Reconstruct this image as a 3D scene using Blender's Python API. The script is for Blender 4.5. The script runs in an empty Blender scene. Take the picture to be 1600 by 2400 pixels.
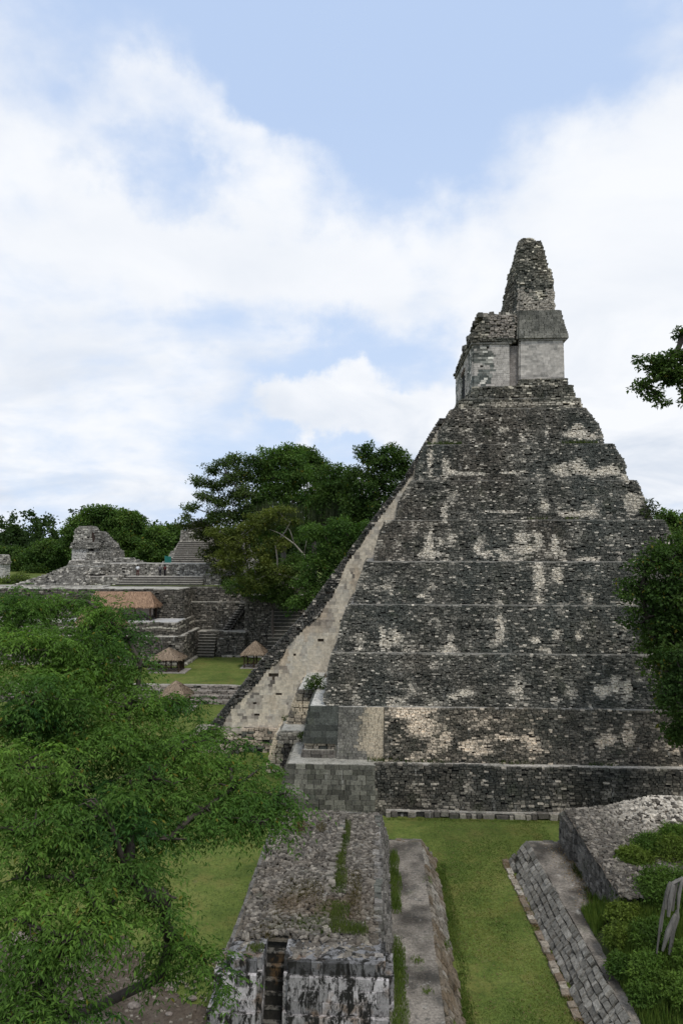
import bpy, math, random
import numpy as np
from mathutils import Matrix, Vector
sc = bpy.context.scene
C = sc.collection
R = math.radians
# ------------------------------------------------------------------ camera
CAM = np.array([0.0, 0.0, 19.7]); FPX = 1650.0
YAW = math.atan(89/1650); PIT = math.atan(50/1650)
cd = bpy.data.cameras.new('camera'); cam = bpy.data.objects.new('camera', cd); C.objects.link(cam)
cam.location = CAM; cam.rotation_euler = (math.pi/2+PIT, 0, YAW)
cd.sensor_fit = 'VERTICAL'; cd.sensor_height = 36; cd.lens = 24.75; cd.clip_start = .1; cd.clip_end = 5000
sc.camera = cam
CM = np.array(Matrix.Rotation(YAW, 3, 'Z') @ Matrix.Rotation(math.pi/2+PIT, 3, 'X'))
def at(px, py, Y=None, Z=None):
    """point of the real place seen at a photo pixel, at distance Y or height Z"""
    d = CM @ np.array([(px-800)/FPX, -(py-1200)/FPX, -1.0])
    t = Y/d[1] if Y is not None else (Z-CAM[2])/d[2]
    return CAM + d*t
def proj(p):
    q = (np.asarray(p)-CAM) @ CM
    w = np.maximum(-q[..., 2], 1e-3)
    return np.stack([800+FPX*q[..., 0]/w, 1200-FPX*q[..., 1]/w], -1)
# ------------------------------------------------------------------ light
SUN_EL, SUN_AZ = 58, 150       # azimuth clockwise from +Y (north)
wd = bpy.data.worlds.new('World'); sc.world = wd; wd.use_nodes = True
def build_sky():
    nt = wd.node_tree; nt.nodes.clear(); N = nt.nodes; L = nt.links
    out = N.new('ShaderNodeOutputWorld'); bg = N.new('ShaderNodeBackground'); bg.inputs[1].default_value = .1
    L.new(bg.outputs[0], out.inputs[0])
    sky = N.new('ShaderNodeTexSky'); sky.sky_type = 'NISHITA'; sky.sun_disc = False
    sky.sun_elevation = R(SUN_EL); sky.sun_rotation = R(SUN_AZ); sky.air_density = 1.0; sky.dust_density = 1.5; sky.ozone_density = 1.5
    tc = N.new('ShaderNodeTexCoord')
    def math_(op, a, b=None, clamp=False):
        m = N.new('ShaderNodeMath'); m.operation = op; m.use_clamp = clamp
        for i, v in enumerate((a, b)):
            if v is None: continue
            if isinstance(v, (int, float)): m.inputs[i].default_value = v
            else: L.new(v, m.inputs[i])
        return m.outputs[0]
    def mix(f, a, b):
        m = N.new('ShaderNodeMix'); m.data_type = 'RGBA'
        for i, v in ((0, f), (6, a), (7, b)):
            if isinstance(v, (int, float)): m.inputs[i].default_value = v
            elif isinstance(v, tuple): m.inputs[i].default_value = (*v, 1)
            else: L.new(v, m.inputs[i])
        return m.outputs[2]
    sep = N.new('ShaderNodeSeparateXYZ'); L.new(tc.outputs['Generated'], sep.inputs[0])
    # cloud-deck coordinates: the direction flattened onto a high layer
    zz = math_('ADD', math_('MAXIMUM', sep.outputs[2], 0), .32)
    cmb = N.new('ShaderNodeCombineXYZ')
    L.new(math_('DIVIDE', sep.outputs[0], zz), cmb.inputs[0]); L.new(math_('DIVIDE', sep.outputs[1], zz), cmb.inputs[1])
    L.new(math_('MULTIPLY', sep.outputs[2], 1.2), cmb.inputs[2])
    def noise(sc_, det, ro, off, dist=0.0):
        mp = N.new('ShaderNodeMapping'); mp.inputs[1].default_value = off; L.new(cmb.outputs[0], mp.inputs[0])
        n = N.new('ShaderNodeTexNoise'); n.inputs['Scale'].default_value = sc_; n.inputs['Detail'].default_value = det
        n.inputs['Roughness'].default_value = ro; n.inputs['Distortion'].default_value = dist
        L.new(mp.outputs[0], n.inputs[0]); return n.outputs[0]
    n1 = noise(1.7, 9, .52, (3.1, 1.7, .4), .3)
    n2 = noise(5.0, 8, .55, (7.2, .3, 5.0), .2)
    # wobble the direction so that cloud banks get billowing rims
    wob = N.new('ShaderNodeTexNoise'); wob.inputs['Scale'].default_value = 7; wob.inputs['Detail'].default_value = 6; wob.inputs['Roughness'].default_value = .6
    L.new(tc.outputs['Generated'], wob.inputs[0])
    vs = N.new('ShaderNodeVectorMath'); vs.operation = 'SUBTRACT'; L.new(wob.outputs[1], vs.inputs[0]); vs.inputs[1].default_value = (.5, .5, .5)
    vm = N.new('ShaderNodeVectorMath'); vm.operation = 'SCALE'; L.new(vs.outputs[0], vm.inputs[0]); vm.inputs['Scale'].default_value = .17
    va = N.new('ShaderNodeVectorMath'); va.operation = 'ADD'; L.new(tc.outputs['Generated'], va.inputs[0]); L.new(vm.outputs[0], va.inputs[1])
    def bank(px, py, rx, ry, soft=.5):
        """a bank of cloud (or a gap) round one direction, elongated; 1 inside, 0 outside"""
        d = CM @ np.array([(px-800)/FPX, -(py-1200)/FPX, -1.0]); d /= np.linalg.norm(d)
        s = N.new('ShaderNodeVectorMath'); s.operation = 'SUBTRACT'; L.new(va.outputs[0], s.inputs[0]); s.inputs[1].default_value = tuple(d)
        m = N.new('ShaderNodeVectorMath'); m.operation = 'MULTIPLY'; L.new(s.outputs[0], m.inputs[0])
        m.inputs[1].default_value = (FPX/rx*.95, FPX/(rx+ry)*1.2, FPX/ry*.95)
        l = N.new('ShaderNodeVectorMath'); l.operation = 'LENGTH'; L.new(m.outputs[0], l.inputs[0])
        mr = N.new('ShaderNodeMapRange'); mr.interpolation_type = 'SMOOTHSTEP'; L.new(l.outputs['Value'], mr.inputs[0])
        mr.inputs[1].default_value = 1+soft; mr.inputs[2].default_value = 1-soft; mr.inputs[3].default_value = 0; mr.inputs[4].default_value = 1
        return mr.outputs[0]
    cover = math_('ADD', math_('MULTIPLY', n1, 1.7), math_('MULTIPLY', n2, .75))
    cover = math_('ADD', cover, -.62)
    for b, w in ((bank(780, 130, 560, 270, .6), -.50), (bank(1500, 20, 300, 110, .6), -.35), (bank(1000, 60, 60, 40, .8), .1), (bank(400, 400, 110, 90, .6), -.35), (bank(980, 330, 180, 200, .6), -.25),
                 (bank(620, 760, 150, 90, .7), -.3), (bank(850, 880, 170, 120, .6), -.28), (bank(1380, 700, 120, 90, .7), -.2),
                 (bank(120, 60, 190, 150, .7), -.10), (bank(240, 260, 200, 90, .7), .0), (bank(430, 260, 130, 60, .7), .34), (bank(560, 330, 90, 40, .8), .2), (bank(240, 380, 60, 50, .8), -.15),
                 (bank(120, 640, 480, 360, .5), .30), (bank(740, 560, 330, 190, .45), .38), (bank(380, 800, 110, 60, .8), -.15), (bank(720, 500, 40, 30, .9), -.12), (bank(1450, 470, 340, 350, .3), .55),
                 (bank(760, 950, 140, 85, .25), .6), (bank(960, 1010, 90, 60, .3), .4), (bank(1500, 1000, 300, 330, .5), .4)):
        cover = math_('ADD', cover, math_('MULTIPLY', b, w))
    mr = N.new('ShaderNodeMapRange'); mr.interpolation_type = 'SMOOTHSTEP'; L.new(cover, mr.inputs[0])
    mr.inputs[1].default_value = .30; mr.inputs[2].default_value = .95
    mask = mr.outputs[0]
    dens = N.new('ShaderNodeMapRange'); L.new(cover, dens.inputs[0]); dens.inputs[1].default_value = .55; dens.inputs[2].default_value = 1.25
    shade = noise(2.6, 7, .55, (1.2, 9.7, 2.0), .4)
    # thick parts: bluish-grey undersides towards the horizon, white tops above
    thick = math_('MULTIPLY', math_('SUBTRACT', shade, .42), 3.2, True)
    low = N.new('ShaderNodeMapRange'); L.new(sep.outputs[2], low.inputs[0]); low.inputs[1].default_value = .33; low.inputs[2].default_value = .0
    grey = math_('MULTIPLY', thick, math_('ADD', math_('MULTIPLY', low.outputs[0], .9), .30), True)
    ccol = mix(grey, (8.4, 8.6, 8.95), (5.5, 6.2, 7.3))
    base = N.new('ShaderNodeVectorMath'); base.operation = 'MULTIPLY'; L.new(sky.outputs[0], base.inputs[0]); base.inputs[1].default_value = (1.0, 1.0, 1.0)
    pale = mix(.85, base.outputs[0], (5.0, 6.35, 8.8))
    hz = N.new('ShaderNodeMapRange'); L.new(sep.outputs[2], hz.inputs[0]); hz.inputs[1].default_value = .52; hz.inputs[2].default_value = .12
    pale = mix(math_('MULTIPLY', hz.outputs[0], .6), pale, (5.9, 7.0, 8.7))
    L.new(mix(mask, pale, ccol), bg.inputs[0])
build_sky()
sl = bpy.data.lights.new('sun', 'SUN'); sl.energy = 1.5; sl.angle = R(11); sl.color = (1, .965, .91)
so = bpy.data.objects.new('sun', sl); C.objects.link(so)
_sd = Vector((math.sin(R(SUN_AZ))*math.cos(R(SUN_EL)), math.cos(R(SUN_AZ))*math.cos(R(SUN_EL)), math.sin(R(SUN_EL))))
so.rotation_euler = _sd.to_track_quat('Z', 'Y').to_euler(); so.location = (40, -40, 80)
vs_ = sc.view_settings; vs_.view_transform = 'Standard'; vs_.look = 'None'; vs_.gamma = 1; vs_.use_curve_mapping = False; vs_.exposure = 0.18

# ------------------------------------------------------------------ helpers
rng = np.random.default_rng(7); random.seed(7)
def hsh(i, j, k, s):
    h = (i.astype(np.int64)*374761393 + j.astype(np.int64)*668265263 + k.astype(np.int64)*2147483647 + s*974711) & 0xffffffff
    h = ((h ^ (h >> 13))*1274126177) & 0xffffffff
    return ((h ^ (h >> 16)) & 0xffffff)/0xffffff
def vn(p, s=0):
    p = np.asarray(p, float); f = np.floor(p); t = p-f; t = t*t*(3-2*t); i = f.astype(np.int64)
    r = 0
    for a in (0, 1):
        for b in (0, 1):
            for c in (0, 1):
                w = (t[..., 0] if a else 1-t[..., 0])*(t[..., 1] if b else 1-t[..., 1])*(t[..., 2] if c else 1-t[..., 2])
                r = r + w*hsh(i[..., 0]+a, i[..., 1]+b, i[..., 2]+c, s)
    return r
def fbm(p, s=0, o=3):
    p = np.asarray(p, float); r = 0; a = .5; t = 0
    for k in range(o):
        r = r+a*vn(p*2**k, s+k*17); t += a; a *= .5
    return r/t
def lerp(a, b, t):
    return np.asarray(a)*(1-np.asarray(t)[..., None])+np.asarray(b)*np.asarray(t)[..., None]
def mesh_np(name, V, faces, col=None, smooth=False):
    V = np.asarray(V, np.float32).reshape(-1, 3)
    fl = [np.asarray(f, np.int32) for f in (faces if isinstance(faces, list) else [faces]) if len(f)]
    me = bpy.data.meshes.new(name); me.vertices.add(len(V)); me.vertices.foreach_set('co', V.ravel())
    tot = np.concatenate([np.full(len(f), f.shape[1], np.int32) for f in fl]); idx = np.concatenate([f.ravel() for f in fl])
    me.loops.add(len(idx)); me.loops.foreach_set('vertex_index', idx); me.polygons.add(len(tot))
    me.polygons.foreach_set('loop_start', np.concatenate([[0], np.cumsum(tot)[:-1]]).astype(np.int32))
    me.polygons.foreach_set('loop_total', tot)
    me.polygons.foreach_set('use_smooth', np.full(len(tot), bool(smooth)))
    me.update(calc_edges=True)
    if col is not None:
        ca = me.color_attributes.new('Col', 'FLOAT_COLOR', 'POINT')
        c = np.ones((len(V), 4), np.float32); c[:, :3] = col; ca.data.foreach_set('color', c.ravel())
    return me
def root_loc(o):
    l = np.zeros(3)
    while o is not None: l = l+np.array(o.location); o = o.parent
    return l
def obj(name, V, F, mat, parent=None, col=None, smooth=False, kind=None, own=False, label=None):
    V = np.asarray(V, float).reshape(-1, 3); base = root_loc(parent); loc = np.zeros(3)
    if own or parent is None:
        cen = (V.min(0)+V.max(0))/2; cen[2] = V[:, 2].min(); loc = cen-base
    me = mesh_np(name, V-base-loc, F, col, smooth); me.materials.append(mat)
    o = bpy.data.objects.new(name, me); o.location = loc; C.objects.link(o); o.parent = parent
    if kind: o['kind'] = kind
    if label: o['label'] = label
    return o
def thing(name, label, cat, loc, group=None):
    o = bpy.data.objects.new(name, None); o.empty_display_size = .5; o.location = loc; C.objects.link(o)
    o['label'] = label; o['category'] = cat
    if group: o['group'] = group
    return o
def tag(o, label, cat, group=None):
    o['label'] = label; o['category'] = cat
    if group: o['group'] = group
    return o
class Geo:
    def __init__(s): s.V = []; s.Q = []; s.T = []; s.C = []; s.n = 0
    def add(s, V, Q=None, T=None, col=(.5, .5, .5)):
        V = np.asarray(V, float).reshape(-1, 3)
        if Q is not None and len(Q): s.Q.append(np.asarray(Q)+s.n)
        if T is not None and len(T): s.T.append(np.asarray(T)+s.n)
        s.V.append(V); s.C.append(np.broadcast_to(np.asarray(col, float), V.shape)); s.n += len(V)
    def box(s, x0, x1, y0, y1, z0, z1, col=(.5, .5, .5), M=None, top=None):
        V = np.array([(x, y, z) for z in (z0, z1) for y in (y0, y1) for x in (x0, x1)], float)
        if top is not None: V[4:, :2] = V[4:, :2]*top+(1-top)*np.array([(x0+x1)/2, (y0+y1)/2])
        if M is not None: V = V @ np.asarray(M)[:3, :3].T+np.asarray(M)[:3, 3]
        s.add(V, [[0, 2, 3, 1], [4, 5, 7, 6], [0, 1, 5, 4], [2, 6, 7, 3], [0, 4, 6, 2], [1, 3, 7, 5]], col=col)
    def tube(s, pts, rad, k=8, col=(.5, .5, .5), rough=0.0):
        pts = np.asarray(pts, float); rad = np.broadcast_to(rad, len(pts)); n = len(pts)
        d = np.gradient(pts, axis=0); d /= np.linalg.norm(d, axis=1)[:, None]+1e-9
        up = np.array([0, 0, 1.]) if abs(d[0, 2]) < .9 else np.array([1., 0, 0])
        a = np.cross(d, up); a /= np.linalg.norm(a, axis=1)[:, None]+1e-9; b = np.cross(d, a)
        th = np.arange(k)/k*2*math.pi
        rr = rad[:, None]*(1+rough*(rng.random((n, k))-.5))
        V = pts[:, None]+rr[..., None]*(np.cos(th)[None, :, None]*a[:, None]+np.sin(th)[None, :, None]*b[:, None])
        i = np.arange(n-1)[:, None]*k; j = np.arange(k)[None]; j2 = (j+1) % k
        Q = np.stack([i+j, i+j2, i+k+j2, i+k+j], -1).reshape(-1, 4)
        s.add(V, Q, col=col)
        c0 = s.n; s.add([pts[0], pts[-1]], T=None, col=col)
        jj = np.arange(k); base = c0-n*k-0
        s.T.append(np.stack([np.full(k, c0), base+(jj+1) % k, base+jj], -1))
        s.T.append(np.stack([np.full(k, c0+1), base+(n-1)*k+jj, base+(n-1)*k+(jj+1) % k], -1))
    def obj(s, name, mat, parent=None, **k):
        F = []
        if s.Q: F.append(np.concatenate(s.Q))
        if s.T: F.append(np.concatenate(s.T))
        return obj(name, np.concatenate(s.V), F, mat, parent, col=np.concatenate(s.C), **k)

# ------------------------------------------------------------------ materials
def newmat(name):
    m = bpy.data.materials.new(name); m.use_nodes = True; nt = m.node_tree; nt.nodes.clear()
    out = nt.nodes.new('ShaderNodeOutputMaterial'); b = nt.nodes.new('ShaderNodeBsdfPrincipled'); nt.links.new(b.outputs[0], out.inputs[0])
    b.inputs['Roughness'].default_value = .95; b.inputs['Specular IOR Level'].default_value = .15
    return m, nt, b
class NT:
    def __init__(s, nt): s.nt = nt; s.g = nt.nodes.new('ShaderNodeNewGeometry'); s.tc = nt.nodes.new('ShaderNodeTexCoord')
    def L(s, a, b): s.nt.links.new(a, b)
    def noise(s, scale, det=4, ro=.6, sc3=None, dist=0, off=None):
        n = s.nt.nodes.new('ShaderNodeTexNoise'); n.inputs['Scale'].default_value = scale; n.inputs['Detail'].default_value = det
        n.inputs['Roughness'].default_value = ro; n.inputs['Distortion'].default_value = dist
        mp = s.nt.nodes.new('ShaderNodeMapping'); s.L(s.g.outputs['Position'], mp.inputs[0])
        if sc3: mp.inputs[3].default_value = sc3
        if off: mp.inputs[1].default_value = off
        s.L(mp.outputs[0], n.inputs[0]); return n.outputs[0]
    def ramp(s, v, stops, interp='LINEAR'):
        r = s.nt.nodes.new('ShaderNodeValToRGB'); r.color_ramp.interpolation = interp; s.L(v, r.inputs[0])
        while len(r.color_ramp.elements) < len(stops): r.color_ramp.elements.new(.5)
        for e, (p, c) in zip(r.color_ramp.elements, stops):
            e.position = p; e.color = (*(c if isinstance(c, tuple) else (c, c, c)), 1)
        return r.outputs[0]
    def mix(s, f, a, b, mode='MIX'):
        m = s.nt.nodes.new('ShaderNodeMix'); m.data_type = 'RGBA'; m.blend_type = mode
        for i, v in ((0, f), (6, a), (7, b)):
            if isinstance(v, (int, float)): m.inputs[i].default_value = v
            elif isinstance(v, tuple): m.inputs[i].default_value = (*v, 1)
            else: s.L(v, m.inputs[i])
        return m.outputs[2]
    def attr(s, name='Col'):
        a = s.nt.nodes.new('ShaderNodeAttribute'); a.attribute_name = name; return a.outputs[0]
    def bump(s, h, bsdf, st=.5, dist=.05):
        b = s.nt.nodes.new('ShaderNodeBump'); b.inputs['Strength'].default_value = st; b.inputs['Distance'].default_value = dist
        s.L(h, b.inputs['Height']); s.L(b.outputs[0], bsdf.inputs['Normal'])
def m_stone():
    m, nt, b = newmat('weathered_stone'); t = NT(nt)
    c = t.mix(1, t.attr(), (1.05, 1.01, .93), 'MULTIPLY')
    f = t.ramp(t.noise(9, 6, .7), [(.25, .45), (.5, .95), (.75, 1.6)])
    c = t.mix(1, c, f, 'MULTIPLY')
    c = t.mix(t.ramp(t.noise(3.2, 5, .7, off=(5, 2, 1)), [(.56, 0.0), (.66, .6)]), c, (.035, .037, .034))
    c = t.mix(t.ramp(t.noise(13, 4, .6, off=(1, 7, 3)), [(.66, 0.0), (.74, .5)]), c, (.33, .32, .29))
    c = t.mix(t.ramp(t.noise(1.6, 6, .7, (1, 1, .16), off=(8, 2, 4)), [(.52, 0.0), (.66, .45)]), c, (.045, .047, .043))
    c = t.mix(t.ramp(t.noise(2.2, 6, .72, (1, 1, .2), off=(1, 12, 6)), [(.60, 0.0), (.70, .55)]), c, (.46, .44, .39))
    c = t.mix(t.ramp(t.noise(.7, 6, .7, off=(3, 1, 16)), [(.56, 0.0), (.70, .35)]), c, (.09, .10, .055))
    t.L(c, b.inputs[0]); t.bump(t.noise(14, 6, .7), b, .7, .05); return m
def m_plaster():     # pale worn lime plaster with grey stains
    m, nt, b = newmat('worn_plaster'); t = NT(nt)
    c = t.mix(1, t.attr(), t.ramp(t.noise(3.0, 6, .65), [(.3, .7), (.7, 1.25)]), 'MULTIPLY')
    c = t.mix(t.ramp(t.noise(1.6, 7, .72, (1, 1, .45), off=(3, 3, 3)), [(.58, 0.0), (.72, .5)]), c, (.16, .155, .145))
    t.L(c, b.inputs[0]); t.bump(t.noise(18, 5, .7), b, .5, .03); return m
def m_block():       # pale blocks streaked with black algae and ochre
    m, nt, b = newmat('algae_stained_block'); t = NT(nt)
    c = t.mix(1, t.attr(), t.ramp(t.noise(6, 5, .65), [(.3, .75), (.7, 1.2)]), 'MULTIPLY')
    oc = t.ramp(t.noise(1.1, 4, .5, off=(4, 4, 9)), [(.58, 0.0), (.68, .7)])
    c = t.mix(oc, c, (.17, .10, .045))
    al = t.ramp(t.noise(2.3, 9, .78, (1.3, 1.3, .55), dist=.4), [(.455, 1.0), (.53, 0.0)])
    c = t.mix(al, c, (.022, .021, .018))
    al2 = t.ramp(t.noise(7.5, 6, .8, (1.6, 1.6, .35), off=(9, 1, 2)), [(.56, 0.0), (.64, .8)])
    c = t.mix(al2, c, (.03, .028, .024))
    t.L(c, b.inputs[0]); t.bump(t.noise(15, 6, .7), b, .6, .04); return m
def m_ground(name, stops, sc1, extra=None, bumpst=.6):
    m, nt, b = newmat(name); t = NT(nt)
    c = t.ramp(t.noise(sc1, 8, .65, dist=.3), stops)
    c = t.mix(1, c, t.ramp(t.noise(7, 6, .75), [(.3, .62), (.7, 1.35)]), 'MULTIPLY')
    if extra: c = extra(t, c)
    t.L(c, b.inputs[0]); t.bump(t.noise(16, 6, .75), b, bumpst, .06); return m
def grass_extra(t, c):
    c = t.mix(t.ramp(t.noise(.5, 6, .6, off=(11, 3, 0)), [(.5, 0.0), (.66, .65)]), c, (.17, .155, .045))
    c = t.mix(t.ramp(t.noise(1.7, 6, .7, off=(2, 8, 0)), [(.6, 0.0), (.72, .5)]), c, (.20, .16, .085))
    return t.mix(t.ramp(t.noise(3.1, 6, .75, off=(5, 5, 0)), [(.35, .55), (.5, 0.0)]), c, (.028, .055, .012))
def m_leaf(name, tr=.34):
    m, nt, b = newmat(name); t = NT(nt); b.inputs['Roughness'].default_value = .6; b.inputs['Specular IOR Level'].default_value = .12
    c = t.attr(); t.L(c, b.inputs[0])
    tl = nt.nodes.new('ShaderNodeBsdfTranslucent'); t.L(t.mix(1, c, (1.3, 1.5, .6), 'MULTIPLY'), tl.inputs[0])
    mx = nt.nodes.new('ShaderNodeMixShader'); mx.inputs[0].default_value = tr
    out = [n for n in nt.nodes if n.type == 'OUTPUT_MATERIAL'][0]
    t.L(b.outputs[0], mx.inputs[1]); t.L(tl.outputs[0], mx.inputs[2]); t.L(mx.outputs[0], out.inputs[0]); return m
def m_simple(name, nsc=8, sc3=None, lo=.6, hi=1.35, bst=.5, rough=.9):
    m, nt, b = newmat(name); t = NT(nt); b.inputs['Roughness'].default_value = rough
    n = t.noise(nsc, 5, .7, sc3)
    t.L(t.mix(1, t.attr(), t.ramp(n, [(.3, lo), (.7, hi)]), 'MULTIPLY'), b.inputs[0]); t.bump(n, b, bst, .03); return m
MS = m_stone(); MP = m_plaster(); MB = m_block(); ML = m_leaf('leaf'); MBK = m_simple('bark', 6, (1, 1, .25)); MT = m_simple('thatch', 22, (1, 1, .5), .55, 1.4, .8)
MW = m_simple('dark_timber', 14, (1, 1, .2)); MC = m_simple('cloth', 20, None, .85, 1.15, .2, .8); MSK = m_simple('skin', 20, None, .9, 1.1, .1, .6)
MG = m_ground('lawn', [(.3, (.068, .098, .020)), (.5, (.112, .148, .031)), (.7, (.172, .188, .050))], .35, grass_extra)
MD = m_ground('trodden_earth', [(.3, (.055, .040, .028)), (.5, (.095, .073, .053)), (.75, (.15, .125, .10))], .8)
MF = m_ground('forest_floor', [(.3, (.02, .03, .01)), (.7, (.05, .06, .02))], .3)

# ------------------------------------------------------------------ stones
SG = np.array([(a, b, c) for b in (-1, 1) for c in (-1, 1) for a in (-1, 1)], float)   # u, n, w
SF = np.array([[0, 2, 3, 1], [4, 5, 7, 6], [0, 1, 5, 4], [2, 6, 7, 3], [0, 4, 6, 2], [1, 3, 7, 5]])
class Stones:
    """a pile of single stones: centre, three axes, three half sizes, colour"""
    def __init__(s): s.V = []; s.C = []
    def add(s, cen, U, N, W, l, d, h, col, jit=.12, inset=.82):
        n = len(cen)
        if n == 0: return
        g = np.broadcast_to(SG, (n, 8, 3)).copy()
        g[:, 4:, 0] *= inset+(.1 if inset < .9 else .02)*rng.random((n, 1)); g[:, 4:, 2] *= inset+(.05 if inset < .9 else .02)*rng.random((n, 1))
        if inset < .9: g += (rng.random((n, 8, 3))-.5)*jit*2*np.array([.8, .7, 1.0])
        else: g[:, 4:, 1] += ((rng.random((n, 4))-.5)*.5+(rng.random((n, 1))-.5)*.8)*jit; g[:, 4:, ::2] += (rng.random((n, 4, 2))-.5)*jit*.6
        B = lambda a: np.broadcast_to(a, (n, 3))[:, None, :]
        S = lambda a: np.broadcast_to(a, (n,))[:, None, None]
        V = np.asarray(cen)[:, None]+g[..., :1]*S(l)*B(U)+g[..., 1:2]*S(d)*B(N)+g[..., 2:]*S(h)*B(W)
        s.V.append(V); s.C.append(np.broadcast_to(col, (n, 3)))
    def arrays(s): return np.concatenate(s.V), np.concatenate(s.C)
def emit(st, parent, mat, limit=0, name='stone', min_px=9.5, joined='facing_stones'):
    """largest stones become objects of their own, the rest one joined part"""
    if not st.V: return
    V, Cc = st.arrays(); n = len(V); pick = np.zeros(n, bool)
    if limit:
        q = proj(V); ex = q.max(1)-q.min(1); cen = q.mean(1)
        size = ex.max(1); vis = (cen[:, 0] > -20) & (cen[:, 0] < 1620) & (cen[:, 1] < 2420) & (size > min_px)
        sc_ = np.where(vis, size*np.minimum(ex.min(1), 40), 0); o = np.argsort(-sc_)[:limit]; pick[o[sc_[o] > 0]] = True
        for i in np.nonzero(pick)[0]:
            obj(name, V[i], SF, mat, parent, col=np.broadcast_to(Cc[i], (8, 3)), own=True)
    V = V[~pick]; Cc = Cc[~pick]
    if len(V):
        F = (SF[None]+np.arange(len(V))[:, None, None]*8).reshape(-1, 4)
        obj(joined, V.reshape(-1, 3), F, mat, parent, col=np.repeat(Cc, 8, 0), kind='stuff')
PAL = dict(dark=(.066, .069, .062), mid=(.27, .26, .232), brown=(.15, .115, .09), pale=(.64, .60, .53), cream=(.62, .545, .43), green=(.06, .07, .045), grey=(.25, .245, .23))
PATCH = [(1003, 1270, 14, 42), (1010, 1300, 32, 12), (1228, 1286, 38, 14), (1225, 1262, 22, 16), (1262, 1268, 15, 20), (1298, 1275, 12, 26), (1060, 1262, 14, 16), (982, 1396, 16, 9),
         (1262, 1350, 14, 34), (1304, 1348, 16, 22), (1140, 1300, 14, 10), (1375, 1310, 30, 8), (902, 1505, 32, 13), (895, 1488, 8, 20), (928, 1488, 9, 20), (1171, 1478, 12, 34), (1255, 1500, 16, 9), (1302, 1490, 13, 22),
         (1355, 1493, 10, 14), (1408, 1618, 26, 18), (1440, 1600, 14, 22), (1468, 1620, 12, 28), (1470, 1720, 12, 30), (1090, 1625, 22, 12), (1058, 1632, 16, 9), (1095, 1748, 24, 22), (1120, 1762, 34, 10), (1230, 1730, 24, 10), (1300, 1640, 14, 10),
         (1330, 1102, 45, 16), (1420, 1105, 34, 14), (1370, 1108, 60, 8), (1345, 1020, 34, 15), (1350, 1000, 16, 10), (1385, 1025, 30, 8), (1008, 1080, 8, 46), (1042, 1095, 14, 30), (1055, 1106, 30, 8), (1185, 1200, 80, 4), (1480, 1180, 22, 28), (1350, 1205, 60, 8),
         (1275, 1185, 10, 18), (1085, 1110, 60, 5), (1200, 1108, 50, 5), (1300, 1100, 12, 16), (1040, 1200, 9, 28), (1120, 1285, 10, 24), (1180, 1730, 30, 8), (955, 1670, 60, 20), (985, 1700, 40, 30), (1045, 1735, 14, 24), (1420, 1735, 30, 16)]
def temple_col(c, tz=.5, key='p'):
    n = len(c); r = rng.random(n)
    n2 = fbm(c*np.array([.8, .8, 1.1]), 5); n3 = fbm(c*np.array([.22, .22, .12]), 9); n4 = fbm(c*np.array([1.3, 1.3, .35]), 21)
    t = np.clip(.75*r**1.5+1.3*(n2-.45)+.7*(n4-.5), 0, 1)
    col = lerp(PAL['dark'], PAL['mid'], t)*.92
    col = lerp(col, np.array(PAL['brown'])*.9, np.clip((n3-.5)*3, 0, .5)*(.3+.7*t))
    col = lerp(col, (.10, .115, .11), np.clip((.47-n3)*4, 0, .7)*.7)
    q = proj(c); pm = np.zeros(n)
    for (x, y, a, b) in PATCH: pm = np.maximum(pm, 1.3-np.hypot((q[:, 0]-x)/a, (q[:, 1]-y)/b))
    s = np.maximum((n4*.5+n2*.5+.10*(1-tz)-.64)*5, (pm+1.0*(n2-.5)+.6*(n4-.5)-.22)*2.0)
    s = np.clip(s*1.3+.9*(r-.5)-.08, 0, 1)
    s = np.maximum(s, (rng.random(n) < .10)*rng.random(n))
    col = lerp(col, np.array(PAL['pale'])*1.08, s)
    return col*(.75+.5*rng.random((n, 1)))
def flat_col(base, var=.25, dark=0.0, seed=3, sc_=1.0):
    base = np.array(base)
    def f(c, tz=.5):
        n = len(c); k = fbm(c*sc_, seed); col = base*(1+var*(rng.random((n, 1))-.5)*2)*(.75+.5*k[:, None])
        if dark: col = np.where((k+.25*(rng.random(n)-.5) > 1-dark)[:, None], np.array(PAL['dark'])*(1+rng.random((n, 1))), col)
        return col
    return f
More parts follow.
